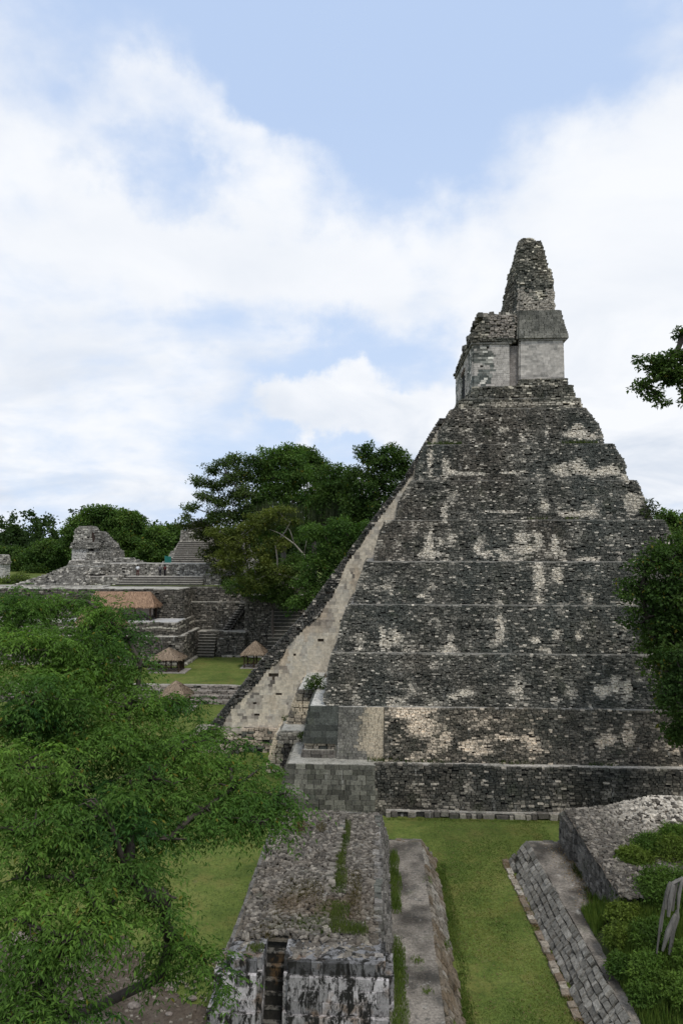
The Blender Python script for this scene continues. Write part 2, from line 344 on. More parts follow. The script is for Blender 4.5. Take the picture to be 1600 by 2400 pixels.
def course(st, p0, p1, nrm, z, h, slen, colf, tz, ero=0.0, prot=.09, miss=.03, jit=.12, seed=0, hole=None, depth=.16, ins=.82):
    p0 = np.array(p0, float); p1 = np.array(p1, float); Ln = np.linalg.norm(p1-p0)
    if Ln < .1: return
    k = max(1, int(Ln/slen*1.3)+2); ls = slen*(.45+1.1*rng.random(k)); e = np.concatenate([[0], np.cumsum(ls)])*1.0
    e = e[e < Ln-slen*.3]; e = np.append(e, Ln)
    if len(e) < 2: return
    mid = (e[1:]+e[:-1])/2; l = (e[1:]-e[:-1])/2
    U = (p1-p0)/Ln; c = p0+mid[:, None]*U; c = np.column_stack([c[:, 0], c[:, 1], np.full(len(c), z)])
    U3 = np.array([U[0], U[1], 0]); N3 = np.array([nrm[0], nrm[1], 0.]); W = np.array([0, 0, 1.])
    er = ero*(fbm(c*np.array([.5, .5, .8]), 40+seed)-.5)*2
    keep = rng.random(len(c)) > miss
    if hole is not None: keep &= ~hole(c)
    off = prot*(rng.random(len(c))**1.5)*1.6-prot*.4+er
    c = c+N3*off[:, None]; c = c[keep]
    if len(c) == 0: return
    if ins < .9: c[:, 2] += (rng.random(len(c))-.5)*h*.3+h*1.5*(fbm(np.column_stack([c[:, 0]*.45, c[:, 1]*.45, c[:, 2]*.3]), 66)-.5)
    st.add(c, U3, N3, W, l[keep]*(.97 if ins < .9 else 1.0), depth, h*.5*(.86+.2*rng.random(len(c)) if ins < .9 else 1.0), colf(c, tz), jit, ins)
def mass(name, secs, parent, h=.16, slen=.36, sides='SWE', colf=temple_col, ero=0.0, prot=.07, miss=.03, jit=.12, mat=None, limit=0,
         cap=(.30, .295, .28), core=(.04, .04, .038), edge=0.0, seed=0, inset=.12, min_px=9.5, capmat=None, nocap=False, hole=None, depth=.16, joined='facing_stones', ins=.82):
    """a masonry body. secs: (z, x0, x1, y0, y1) from the bottom up"""
    mat = mat or MS; secs = np.array(secs, float); z0, z1 = secs[0, 0], secs[-1, 0]; n = max(1, round((z1-z0)/h)); hh = (z1-z0)/n
    st = Stones(); rings = []
    for i in range(n+1):
        z = z0+i*hh; s = [np.interp(z, secs[:, 0], secs[:, k]) for k in (1, 2, 3, 4)]
        if edge:
            zq = np.array([[0, 0, z*1.3], [7, 0, z*1.3], [0, 7, z*1.3], [7, 7, z*1.3]]); q = (fbm(zq, 77+seed, 3)-.5)*2*edge
            s = [s[0]+q[0], s[1]+q[1], s[2]+q[2]*.4, s[3]+q[3]*.4]
        rings.append((z, *s))
    for i in range(n):
        a, b = rings[i], rings[i+1]; x0, x1, y0, y1 = [(a[k]+b[k])/2 for k in (1, 2, 3, 4)]; z = (a[0]+b[0])/2; tz = (z-z0)/(z1-z0)
        kw = dict(ero=ero, prot=prot, miss=miss, jit=jit, seed=seed, hole=hole, depth=depth, ins=ins)
        if 'S' in sides: course(st, (x0-.02, y0), (x1+.02, y0), (0, -1), z, hh, slen, colf, tz, **kw)
        if 'N' in sides: course(st, (x1, y1), (x0, y1), (0, 1), z, hh, slen, colf, tz, **kw)
        if 'W' in sides: course(st, (x0, y1), (x0, y0), (-1, 0), z, hh, slen, colf, tz, **kw)
        if 'E' in sides: course(st, (x1, y0), (x1, y1), (1, 0), z, hh, slen, colf, tz, **kw)
    rg = np.array(rings); d = inset; V = []
    for (z, x0, x1, y0, y1) in rg:
        V += [(x0+d, y0+d, z), (x1-d, y0+d, z), (x1-d, y1-d, z), (x0+d, y1-d, z)]
    Q = [[4*i+a, 4*i+(a+1) % 4, 4*i+4+(a+1) % 4, 4*i+4+a] for i in range(n) for a in range(4)]
    if ins >= .9 and core[0] < .1: core = tuple(np.mean(colf(np.array(V[:8]), .5), 0)*.6)
    g = Geo(); g.add(V, Q, col=core)
    if not nocap:
        z, x0, x1, y0, y1 = rings[-1]; z += .02; e = .03
        nx = int(min(60, max(2, (x1-x0)/.5))); ny = int(min(24, max(2, (y1-y0)/.5)))
        gx, gy = np.meshgrid(np.linspace(x0-e, x1+e, nx+1), np.linspace(y0-e, y1+e, ny+1)); gz = z+(fbm(np.stack([gx, gy, gx*0], -1)*1.3, 5)-.5)*.06
        gy = gy+np.where(np.arange(ny+1)[:, None] == 0, (fbm(np.stack([gx, gx*0, gx*0], -1)*1.1, 8+seed)-.5)*.14, 0)
        top = np.stack([gx, gy, gz], -1).reshape(-1, 3); bot = top-np.array([0, 0, .09]); m = (nx+1)*(ny+1)
        I = np.arange(m).reshape(ny+1, nx+1)
        Qs = np.stack([I[:-1, :-1], I[:-1, 1:], I[1:, 1:], I[1:, :-1]], -1).reshape(-1, 4)
        rim = np.concatenate([I[0, :], I[1:, -1], I[-1, -2::-1], I[-2:0:-1, 0]]); r2 = np.roll(rim, -1)
        Qr = np.stack([rim+m, r2+m, r2, rim], -1)
        cc = np.array(cap)*(.6+.8*fbm(np.concatenate([top, bot])*1.5, 31)[:, None])
        g.add(np.concatenate([top, bot]), np.concatenate([Qs, Qr]), col=cc)
    o = g.obj(name, mat, parent)
    emit(st, o, mat, limit, min_px=min_px, joined=joined)
    return o

# ------------------------------------------------------------------ ground
def sheet(name, x0, x1, y0, y1, z, nx, ny, mat, amp=0, seed=0, hf=None):
    gx, gy = np.meshgrid(np.linspace(x0, x1, nx+1), np.linspace(y0, y1, ny+1))
    gz = z+amp*(fbm(np.stack([gx, gy, gx*0], -1)*.25, seed)-.5)*2
    if hf is not None: gz = gz+hf(gx, gy)
    I = np.arange((nx+1)*(ny+1)).reshape(ny+1, nx+1)
    F = np.stack([I[:-1, :-1], I[:-1, 1:], I[1:, 1:], I[1:, :-1]], -1).reshape(-1, 4)
    return obj(name, np.stack([gx, gy, gz], -1), F, mat, kind='structure', smooth=True)
sheet('ground', -1500, 1500, -300, 3000, -.35, 20, 20, MF)
sheet('lawn', -90, 60, 14, 82.5, 0, 150, 70, MG, .06, 2)
sheet('plaza_terrace_lawn', -90, -4, 82.3, 106, 1.9, 90, 24, MG, .04, 3)
sheet('acropolis_plateau', -100, 10, 105.5, 190, 11.7, 60, 40, MG, .1, 4)
# bare earth under the big tree, with a ragged rim
def earth(name, rim, z, mat, cuts=3):
    rim = np.array(rim, float); c = rim.mean(0); k = len(rim)
    t = np.linspace(0, k, k*12, endpoint=False); i = t.astype(int) % k; f = (t % 1)[:, None]; f = f*f*(3-2*f)
    p = rim[i]*(1-f)+rim[(i+1) % k]*f; p += (fbm(np.column_stack([p*1.4, p[:, 0]*0]), 6)[:, None]-.5)*.9
    V = [np.append(c, z)]; n = len(p); F4 = []; F3 = []
    rings = [.3, .6, .85, 1.0]
    for r in rings: V += [np.append(c+(q-c)*r, z-(.06 if r == 1.0 else 0)) for q in p]
    F3 = [[0, 1+j, 1+(j+1) % n] for j in range(n)]
    for a in range(len(rings)-1):
        o = 1+a*n; F4 += [[o+j, o+n+j, o+n+(j+1) % n, o+(j+1) % n] for j in range(n)]
    return obj(name, V, [np.array(F4), np.array(F3)], mat, kind='structure', smooth=True)
earth('dirt_path', [(-22, 16), (-6.2, 16), (-6.1, 27), (-7.2, 29.2), (-10, 31.5), (-12.5, 34.2), (-17, 35), (-24, 31)], .085, MD)
earth('dirt_verge', [(9.9, 12), (24, 12), (24, 27.6), (15, 27.4), (10.3, 26.6)], 1.32, MD)
# grass blades so the lawn is not a flat sheet
def blades(name, pts, hgt, wid, cols, mat=ML, parent=None, lean=.5):
    n = len(pts); a = rng.random(n)*2*math.pi; h = hgt*(.5+rng.random(n)); w = wid*(.6+.8*rng.random(n))
    d = np.column_stack([np.cos(a), np.sin(a), a*0]); b = np.column_stack([-np.sin(a), np.cos(a), a*0])
    tip = pts+b*(lean*h*(rng.random(n)-.3))[:, None]+np.array([0, 0, 1.])*h[:, None]
    V = np.stack([pts-d*w[:, None]/2, pts+d*w[:, None]/2, tip], 1)
    return obj(name, V, np.arange(3*n).reshape(n, 3), mat, parent, col=np.repeat(cols, 3, 0), kind='stuff')
def grass_cols(p, seed=0):
    n = len(p); t = fbm(p*np.array([.45, .45, 0])+seed, 4); u = fbm(p*np.array([1.6, 1.6, 0]), 14)
    c = lerp((.07, .11, .022), (.18, .19, .048), np.clip((t-.35)*3.2, 0, 1)); c = lerp(c, (.13, .10, .045), np.clip((u-.66)*6, 0, .8))
    return c*(.65+.7*rng.random((n, 1)))
N_ = 70000; p = np.column_stack([rng.uniform(2.6, 11, N_), 26+24*rng.random(N_)**1.2, np.full(N_, .0)])
p2 = np.column_stack([rng.uniform(-30, -5.5, 40000), rng.uniform(29, 62, 40000), np.full(40000, .0)])
P_ = np.concatenate([p, p2]); blades('lawn_grass', P_, .055, .03, grass_cols(P_))

# ------------------------------------------------------------------ the great temple
T = thing('pyramid_temple', 'tall stepped pyramid of dark weathered stone with a ruined roof comb, right of centre', 'temple', (12, 53, 0))
# lower platform: rough face, and the smooth left corner block
smooth_dark = flat_col((.15, .148, .13), .5, .18, 4, .8)
mass('platform', [(0, -.4, 42, 50.05, 90), (3.46, -.4, 41.6, 50.25, 90)], T, h=.15, slen=.33, sides='S', ero=.05, prot=.06, limit=60, min_px=11, cap=(.42, .40, .37), colf=lambda c, tz: temple_col(c, tz)*np.array([.72, .70, .69]), seed=1)
mass('corner_platform', [(0, -7.2, -.35, 49.9, 64), (3.42, -6.45, -.35, 50.1, 64)], T, h=.36, slen=.55, sides='SWE', ero=.01, prot=.012, miss=0, jit=.12, ins=.93, limit=70, min_px=12, cap=(.33, .325, .30), colf=lambda c, tz: smooth_dark(c)*(1+.9*np.clip(fbm(c*np.array([.7, .7, .3]), 61)[:, None]-.5, 0, 1)), seed=2)
mass('plinth_course', [(0, .4, 40, 49.65, 50.0), (.42, .45, 40, 49.75, 50.0)], T, h=.40, slen=.62, sides='S', prot=.03, miss=.05, limit=40, min_px=12, cap=(.4, .38, .35), colf=lambda c, tz: lerp((.12, .11, .10), (.42, .39, .34), (rng.random(len(c)) > .4)*1.0*(.3+.7*rng.random(len(c)))), seed=3)
# first terrace: pale corner panels, then the long brown face
mass('terrace', [(3.46, .35, 21.0, 50.8, 84), (7.08, .35, 20.6, 51.8, 84)], T, h=.12, slen=.28, sides='SE', ero=.08, prot=.07, core=(.07, .066, .06), limit=30, min_px=11, cap=(.36, .35, .33), colf=lambda c, tz: temple_col(c, tz)*np.array([1.10, 1.02, .95]), seed=4)
mass('terrace', [(3.46, 20.6, 30, 51.5, 84), (7.08, 20.6, 29.2, 52.5, 84)], T, h=.18, slen=.36, sides='SE', ero=.06, prot=.06, limit=0, colf=lambda c, tz: temple_col(c, tz)*np.array([.7, .62, .58]), seed=5)  # set-back right part: shade of the trees darkened into the stone colour
mass('corner_panel', [(3.42, -3.1, .28, 51.3, 60), (7.04, -2.95, .28, 51.85, 60)], T, h=.2, slen=.36, sides='SWE', ero=.01, prot=.03, miss=.0, jit=.09, ins=.92, limit=40, min_px=12, cap=(.5, .5, .48), seed=6,
     colf=lambda c, tz: lerp(lerp((.12, .118, .11), (.32, .31, .28), fbm(c*1.4, 12)**1.3*(.4+.9*rng.random(len(c)))), np.array(PAL['cream'])*.85, np.clip((c[:, 0]+1.75+1.8*(fbm(c*np.array([1.2, 1.2, .5]), 29)-.5)-.5*(c[:, 2] > 6.5)-.6*(c[:, 2] < 4.1))*2.2+.9*(rng.random(len(c))-.5), 0, 1)))
mass('corner_panel', [(3.42, -5.6, -3.05, 51.5, 62), (3.95, -5.5, -3.05, 51.55, 62)], T, ins=.92, h=.24, slen=.5, sides='SW', prot=.02, miss=0, limit=12, min_px=12, jit=.07, cap=(.45, .44, .4), colf=flat_col((.13, .12, .11), .5, 0, 7), seed=7)
mass('corner_panel', [(3.95, -5.35, -3.07, 51.8, 62), (4.45, -5.35, -3.07, 51.85, 62)], T, h=.22, slen=.45, sides='SW', prot=.03, miss=0, limit=12, min_px=12, jit=.1, cap=(.45, .44, .4), colf=flat_col((.42, .37, .30), .35, .2, 7), seed=8)
mass('corner_panel', [(4.45, -5.5, -3.03, 51.5, 62), (7.04, -5.05, -3.03, 52.0, 62)], T, ins=.97, h=.40, slen=.62, sides='SWE', prot=.008, miss=0, limit=16, min_px=12, jit=.03, inset=.1, cap=(.55, .55, .53), colf=flat_col((.085, .092, .085), .3, 0, 8, 1.3), seed=9)
# set-back masonry west of the corner, stepping down towards the plaza
mass('inset_corner', [(0, -9.3, -6.2, 58.2, 66), (2.95, -8.6, -6.2, 58.9, 66)], T, h=.25, slen=.42, sides='SW', prot=.05, ero=.05, limit=20, min_px=11, cap=(.4, .39, .36), colf=lambda c, tz: np.where(c[:, :1] < -8.15+.25*rng.random((len(c), 1)), np.array(PAL['cream'])*(.7+.3*rng.random((len(c), 1))), lerp((.08, .075, .07), (.22, .19, .17), rng.random(len(c))**2)), seed=10, edge=.05)
mass('inset_corner', [(2.95, -7.9, -5.0, 57.2, 66), (6.95, -6.6, -5.0, 58.0, 66)], T, h=.29, slen=.46, sides='SW', prot=.04, ero=.03, limit=30, min_px=11, cap=(.5, .5, .48), colf=lambda c, tz: lerp(np.array(PAL['cream'])*.85, (.10, .095, .09), np.clip((fbm(c*.9, 19)-.42)*5+.35*(tz-.3), 0, .9)), seed=11)
mass('inset_corner', [(3.4, -8.0, -5.0, 55.2, 58.6), (4.2, -7.7, -5.0, 55.5, 58.6)], T, h=.25, slen=.4, sides='SW', prot=.05, ero=.04, limit=10, cap=(.36, .36, .34), colf=flat_col((.2, .19, .17), .5, .2, 9), seed=12)
TER = [  # z0, z1, west bottom/top, east bottom/top, south bottom/top
    (7.08, 10.7, -3.95, -3.33, 28.6, 27.6, 52.1, 53.4), (10.7, 14.16, -3.15, -2.25, 27.0, 26.0, 53.75, 55.1), (14.16, 17.42, -1.8, -.95, 25.5, 24.7, 55.5, 56.9),
    (17.42, 20.8, -.22, .68, 24.1, 23.2, 57.9, 59.2), (20.8, 24.3, 1.6, 2.9, 22.8, 21.9, 60.5, 61.9), (24.3, 27.67, 3.4, 4.2, 21.5, 20.6, 62.5, 63.6), (27.67, 31.2, 5.4, 6.9, 20.0, 18.7, 64.3, 65.3)]
for k, (z0, z1, wb, wt, eb, et, sb, st_) in enumerate(TER):
    nb, ntp = 150-sb, 150-st_
    top = k > 4
    secs = [(z0, wb, eb, sb, nb), (z0+(z1-z0)*.55, wb+(wt-wb)*.35, eb+(et-eb)*(.2 if top else .45), sb+(st_-sb)*.5, nb), (z1, wt, et, st_, ntp)]
    mass('terrace', secs, T, h=[.095, .11, .10, .115, .105, .12, .125][k], slen=.27, sides='SWE', ero=.12, prot=.085, miss=.035, jit=.13, core=(.07, .068, .063), edge=.16 if top else .08, limit=22, min_px=9.5, cap=(.24, .235, .22), seed=20+k)
# string of slightly proud slabs under each ledge
for k, (z0, z1, wb, wt, eb, et, sb, st_) in enumerate(TER[:3]):
    st = Stones(); course(st, (wt+.05, st_-.02), (et-.1, st_-.02), (0, -1), z1-.05, .07, 1.1, flat_col((.30, .29, .265), .45, .2, 15+k), .5, prot=.03, miss=.12+.11*k, jit=.08)
    emit(st, T, MS, 0, joined='ledge_slabs')
# temple base steps, sanctuary and roof comb
gcol = lambda c, tz=.5: temple_col(c, tz)*np.array([1.15, 1.15, 1.1])
mass('base_step', [(31.2, 7.5, 18.6, 65.8, 84), (32.25, 7.6, 18.4, 66.0, 84)], T, h=.175, slen=.4, ero=.06, prot=.07, edge=.05, seed=40, colf=lambda c, tz: np.where((np.abs(tz-.55) < .2) & (c[:, 0] > 9.5), 1, 0)[:, None]*np.array([.25, .23, .2])+gcol(c, tz), limit=10)
mass('base_step', [(32.3, 8.7, 18.15, 66.35, 83.6), (33.55, 8.9, 17.9, 66.6, 83.4)], T, h=.175, slen=.36, ero=.05, prot=.08, edge=.05, seed=41, colf=lambda c, tz: gcol(c, tz)*.8, limit=10)
mass('base_step', [(33.55, 13.4, 17.75, 67.3, 83), (34.35, 13.45, 17.7, 67.4, 83)], T, h=.175, slen=.36, ero=.06, prot=.09, edge=.04, seed=42, colf=gcol, limit=8)
plas = flat_col((.46, .42, .365), .13, 0, 50, .6)
def door(c): return (c[:, 0] < 9.35) & (np.abs(c[:, 1]-74.9) < 1.3) & (c[:, 2] < 36.6)
mass('front_wall', [(33.55, 9.05, 12.35, 67.6, 82.3), (37.75, 9.05, 12.35, 67.6, 82.3)], T, h=.2, slen=.42, sides='SW', ero=.0, prot=.015, miss=.004, jit=.05, ins=.95, seed=43, mat=MP, limit=20, nocap=True, hole=door, inset=.14,
     colf=lambda c, tz: np.where(((fbm(c*np.array([1.2, 1.2, .9]), 88) > .47) & (c[:, 0] < 10.9))[:, None], gcol(c)*1.3, plas(c)))
g = Geo(); g.box(8.97, 9.6, 73.6, 76.2, 33.57, 36.6, (.012, .012, .012)); g.obj('doorway_shade', MW, T)  # solid near-black box: shade of the door opening put into the colour
g = Geo(); g.box(8.82, 9.3, 73.2, 76.6, 36.6, 36.95, (.09, .06, .04)); g.obj('lintel', MW, T)
mass('middle_wall', [(33.55, 12.3, 13.5, 68.3, 82), (37.75, 12.3, 13.5, 68.3, 82)], T, h=.2, slen=.42, sides='S', prot=.01, miss=0, jit=.03, ins=.97, mat=MP, seed=44, nocap=True, colf=flat_col((.30, .27, .24), .15, 0, 51))
mass('rear_wall', [(34.35, 13.45, 17.45, 67.75, 82.2), (38.1, 13.5, 17.4, 67.8, 82.2)], T, h=.24, slen=.5, sides='SWE', ero=0, prot=.008, miss=.002, jit=.02, ins=.985, mat=MP, core=(.2,.19,.17), seed=45, limit=20, nocap=True, colf=lambda c, tz: lerp(plas(c)*1.08, (.20, .19, .17), np.clip((fbm(c*np.array([.9, .9, 1.6]), 57)-.55)*4+.5*(tz < .1), 0, .7)))
g = Geo(); g.box(8.75, 12.6, 67.3, 82.5, 37.75, 37.93, (.20, .195, .18)); g.obj('cornice', MS, T)
g = Geo(); g.box(13.3, 17.8, 67.55, 82.5, 38.1, 38.28, (.26, .25, .235)); g.obj('cornice', MS, T)
mass('front_roof', [(37.93, 8.8, 12.75, 67.35, 82.4), (39.0, 9.2, 12.8, 67.5, 82.2), (40.1, 9.95, 12.9, 67.6, 81.8), (40.6, 10.3, 12.9, 67.7, 81.2)], T, h=.19, slen=.34, ero=.22, prot=.14, miss=.06, edge=.14, seed=46, limit=12,
     colf=lambda c, tz: np.where(((c[:, 0] > 10.5) & (tz > .15) & (fbm(c*.9, 31) > .38))[:, None], np.array([.33, .30, .27])*(.7+.5*rng.random((len(c), 1))), gcol(c, tz)*.9))
st = Stones(); m_ = 260; cc = np.column_stack([rng.uniform(9.6, 12.8, m_), rng.uniform(67.7, 81.3, m_), np.full(m_, 40.6)]); cc[:, 2] = 40.45+.5*fbm(cc, 3)
st.add(cc, np.array([1, 0, 0.]), np.array([0, 0, 1.]), np.array([0, 1., 0]), .25, .22, .2, temple_col(cc)*.9, .25); emit(st, T, MS, 0, joined='roof_rubble')
mass('rear_roof', [(38.28, 13.25, 17.85, 67.5, 82.3), (41.1, 13.45, 17.25, 68.0, 81.9)], T, h=.23, slen=.48, ero=.02, prot=.03, miss=.006, edge=.02, ins=.92, seed=47, limit=20, colf=lambda c, tz: lerp((.07, .073, .065), (.27, .265, .24), np.clip(fbm(c*1.2, 63)*1.3+.5*rng.random(len(c))-.55+.4*(1-tz), 0, 1)))
mass('roof_slope', [(37.95, 12.5, 13.5, 68.2, 82), (41.1, 12.4, 13.6, 68.8, 82)], T, h=.2, slen=.4, sides='SW', ero=.15, prot=.12, seed=48, colf=lambda c, tz: gcol(c, tz)*.65)
mass('roof_comb', [(41.1, 13.6, 16.8, 68.5, 84.5), (42.3, 13.62, 16.78, 68.55, 83.6), (43.4, 13.65, 16.75, 68.6, 78.8), (45.4, 13.65, 16.55, 68.7, 76.8)], T, h=.16, slen=.30, ero=.05, prot=.075, miss=.05, edge=.10, seed=49, sides='SWEN', limit=14, colf=lambda c, tz: np.where(((c[:, 1] < 69.2) & (tz < .55) & (fbm(c*.7, 90) > .42))[:, None], np.array([.42, .39, .345])*(.7+.5*rng.random((len(c), 1))), gcol(c, tz)*1.05))
mass('roof_comb', [(45.4, 13.62, 16.3, 68.75, 75.6), (46.9, 13.75, 15.95, 68.85, 74.6), (47.4, 13.8, 15.85, 68.88, 71.6), (48.25, 13.85, 15.75, 69.0, 70.6)], T, h=.16, slen=.30, ero=.06, prot=.09, miss=.06, edge=.06, seed=50, sides='SWEN', limit=10, colf=lambda c, tz: gcol(c, tz)*1.1)
mass('roof_comb', [(48.25, 13.95, 15.1, 69.0, 70.5), (48.6, 14.0, 14.9, 69.1, 70.3)], T, h=.16, slen=.3, ero=.08, prot=.1, edge=.05, seed=51, sides='SWEN', colf=gcol)
# the great stair and its pale flank wall (vertical plane, leaning back a little)
FL = np.array([(-16.6, .0), (-16.4, .9), (-13.6, 4.4), (-10.9, 7.9), (-6.9, 12.3), (-2.9, 17.8), (-.5, 21.1), (2.4, 24.9), (4.7, 28.8), (5.9, 30.6)])
fY = lambda z: 64+.1*np.asarray(z)
def fx(z): return np.interp(z, FL[:, 1], FL[:, 0])
g = Geo(); zs = np.arange(0, 30.7, .3); ys = 64.0
Vf = []; ecol = []
for z in zs:
    x = float(fx(z)) + .25*(float(fbm(np.array([[z*2.2, 1, 1]]), 3)[0])-.5)
    Vf += [(x+.12, fY(z)+.14, z), (12, fY(z)+.14, z), (x+.12, 82.5, z)]
n = len(zs); Q = []
for i in range(n-1): Q.append([3*i, 3*i+1, 3*i+4, 3*i+3])
g.add(Vf, Q, col=(.09, .075, .06)); FW = g.obj('stair_flank', MS, T)
st = Stones(); st2 = Stones()
HOL = [(638, 1582), (648, 1645), (695, 1588), (784, 1371), (600, 1645), (646, 1650), (641, 1718), (587, 1719), (640, 1590), (752, 1500), (689, 1532), (643, 1600), (655, 1626)]
z = 0.0
while z < 30.2:
    h = float(rng.choice([.22, .28, .34, .40])); zc = z+h/2; x0 = float(fx(zc)); y = float(fY(zc))
    band = float(np.interp(zc, [0, 4, 9, 13, 17, 31], [.9, 1.1, 1.45, 1.2, .5, .4]))+float(np.interp(zc, [0, 13, 18], [.7, .7, .25]))*(float(fbm(np.array([[zc*.5, 4, 2]]), 8)[0])-.5)*2
    def holef(c):
        q = proj(c); r = np.zeros(len(c), bool)
        for (a, b) in HOL: r |= np.hypot(q[:, 0]-a, q[:, 1]-b) < 3.6
        return r
    def cream(c, tz):
        nn = len(c); a = fbm(c*np.array([.45, .45, .3]), 70); b = fbm(c*np.array([1.6, 1.6, .7]), 71); e = c[:, 0]-fx(c[:, 2])-band
        col = np.array(PAL['cream'])*(.88+.2*rng.random((nn, 1)))*(1+.22*(a[:, None]-.5)); col = lerp(col, (.55, .52, .46), np.clip((b-.5)*3, 0, .6))
        low = np.clip(1-c[:, 2]/14, 0, 1)
        dk = (b*.75+a*.4+.12*(rng.random(nn)-.5)+.07*low-.03*np.clip(e, 0, 2)) > .715
        v = np.clip(((b*.75+a*.4+.12*(rng.random(nn)-.5)+.08*low-.03*np.clip(e, 0, 2))-.605)*8, 0, 1)
        v = np.maximum(v, ((c[:, 2] < 1.7) & (b+.3*rng.random(nn) > .72))*.8)
        col = lerp(col, (.42, .31, .21), np.clip((fbm(c*np.array([.8, .8, .25]), 78)-.55)*4, 0, .5))
        return lerp(col, lerp((.12, .105, .09), (.34, .29, .24), rng.random(nn)), v*(.5+.5*rng.random(nn)))
    # dark core rubble showing along the broken upper edge
    zz = z
    for hh in (h/2, h/2):
        xx = float(fx(zz+hh/2)); course(st2, (xx-.15, y-.02), (xx+band, y-.02), (0, -1), zz+hh/2, hh, .30, lambda c, tz: lerp(lerp((.05, .053, .052), (.17, .16, .15), rng.random(len(c))**1.6), (.45, .42, .38), (rng.random(len(c)) < .07+.5*np.clip((c[:, 0]-fx(c[:, 2]))/band-.72, 0, 1))*1.0), .5, prot=.13, ero=.12, jit=.2, miss=.04, seed=60); zz += hh
    course(st, (x0+band, y+.04), (min(x0+band+16, 9), y+.04), (0, -1), zc, h, .44, cream, .5, prot=.012, jit=.045, miss=.003, hole=holef, depth=.15, ins=.965)
    z += h
emit(st, FW, MP, 90, min_px=12, joined='flank_blocks'); emit(st2, FW, MS, 12, joined='edge_rubble')
g = Geo(); ns = 62; zz = np.linspace(0, 30.4, ns+1)
for i in range(ns): g.box(float(fx(zz[i+1]))+.25, 7.5, 64.3+.1*zz[i], 82, zz[i]+(.0 if i == 0 else .003), zz[i+1], (.12, .115, .105))
g.obj('stair', MS, T)
mass('stair_foot', [(0, -17.6, -12.5, 63.2, 66.5), (1.7, -16.9, -12.5, 63.5, 66.2)], T, h=.26, slen=.5, sides='SW', ero=.12, prot=.1, edge=.15, seed=64, limit=14, cap=(.25, .24, .2), colf=flat_col((.38, .34, .29), .4, .35, 33))
mass('stair_foot', [(0, -12.7, -9.2, 63.55, 66), (2.1, -12.4, -9.2, 63.8, 66)], T, h=.26, slen=.5, sides='S', ero=.06, prot=.06, seed=65, limit=14, nocap=True, colf=flat_col((.36, .31, .26), .45, .42, 34, 1.3))
# weathered stair head at the top of the pyramid
mass('stair_head', [(24.5, 2.6, 7.5, 66.6, 83), (27.6, 4.2, 7.8, 66.9, 82), (30.0, 5.6, 8, 67.2, 81), (31.0, 6.8, 8, 67.6, 80)], T, h=.18, slen=.35, ero=.2, prot=.12, edge=.2, seed=66, sides='SW')

# ------------------------------------------------------------------ ball court, left range
def rubble(st, x0, x1, y0, y1, zf, step, colf, size=(.12, .22), flat=.5, jit=.25, skip=None):
    gx, gy = np.meshgrid(np.arange(x0, x1, step), np.arange(y0, y1, step)); p = np.column_stack([gx.ravel(), gy.ravel()])+(rng.random((gx.size, 2))-.5)*step*.8
    if skip is not None: p = p[~skip(p)]
    p = p[(p[:, 0] > x0+.05) & (p[:, 0] < x1-.05)]
    n = len(p); c = np.column_stack([p, np.broadcast_to(zf(p) if callable(zf) else zf, n)]); a = rng.random(n)*math.pi; s = rng.uniform(*size, n)
    tl = (rng.random((n, 2))-.5)*.5; Nn = np.column_stack([tl, np.ones(n)]); Nn /= np.linalg.norm(Nn, axis=1)[:, None]
    U = np.column_stack([np.cos(a), np.sin(a), a*0]); W = np.cross(Nn, U); U = np.cross(W, Nn)
    st.add(c, U, Nn, W, s*(.9+.5*rng.random(n)), s*flat, s*(.6+.3*rng.random(n)), colf(c), jit, .75)
def rub_col(c, tz=.5):
    n = len(c); t = fbm(c*np.array([.5, .5, 0]), 81); r = rng.random(n)
    col = lerp((.085, .077, .068), (.25, .228, .20), r**1.7)
    col = lerp(col, (.10, .075, .05), np.clip((t-.42)*4, 0, .8)*np.clip((38-c[:, 1])/6, 0, 1)*np.clip((c[:, 1]-28.3)/1.5, 0, 1)*np.clip((.4-c[:, 0])/2, .25, 1))
    return col*(.75+.5*rng.random((n, 1)))
Lr = thing('ball_court_range', 'long low stone range with rubble top and narrow stair slot, nearest the camera', 'ruin', (-3, 35, 0))
wallgrey = lambda c, tz=.5: lerp((.075, .072, .068), (.26, .25, .235), np.clip(rng.random(len(c))**1.2*.7+.5*(fbm(c*np.array([1, 1, .5]), 44)-.4), 0, 1))
def slot(c): return (np.abs(c[:, 0]+4.2) < .42) & (c[:, 1] < 29.0)
mass('core', [(0, -6.9, .5, 29.4, 43.3), (1.2, -6.6, .42, 29.4, 43.1), (2.93, -6.0, -.1, 29.4, 42.6)], Lr, h=.27, slen=.5, sides='WEN', prot=.035, ero=.03, limit=150, min_px=10, cap=(.13, .115, .095), colf=wallgrey, seed=70, inset=.13)
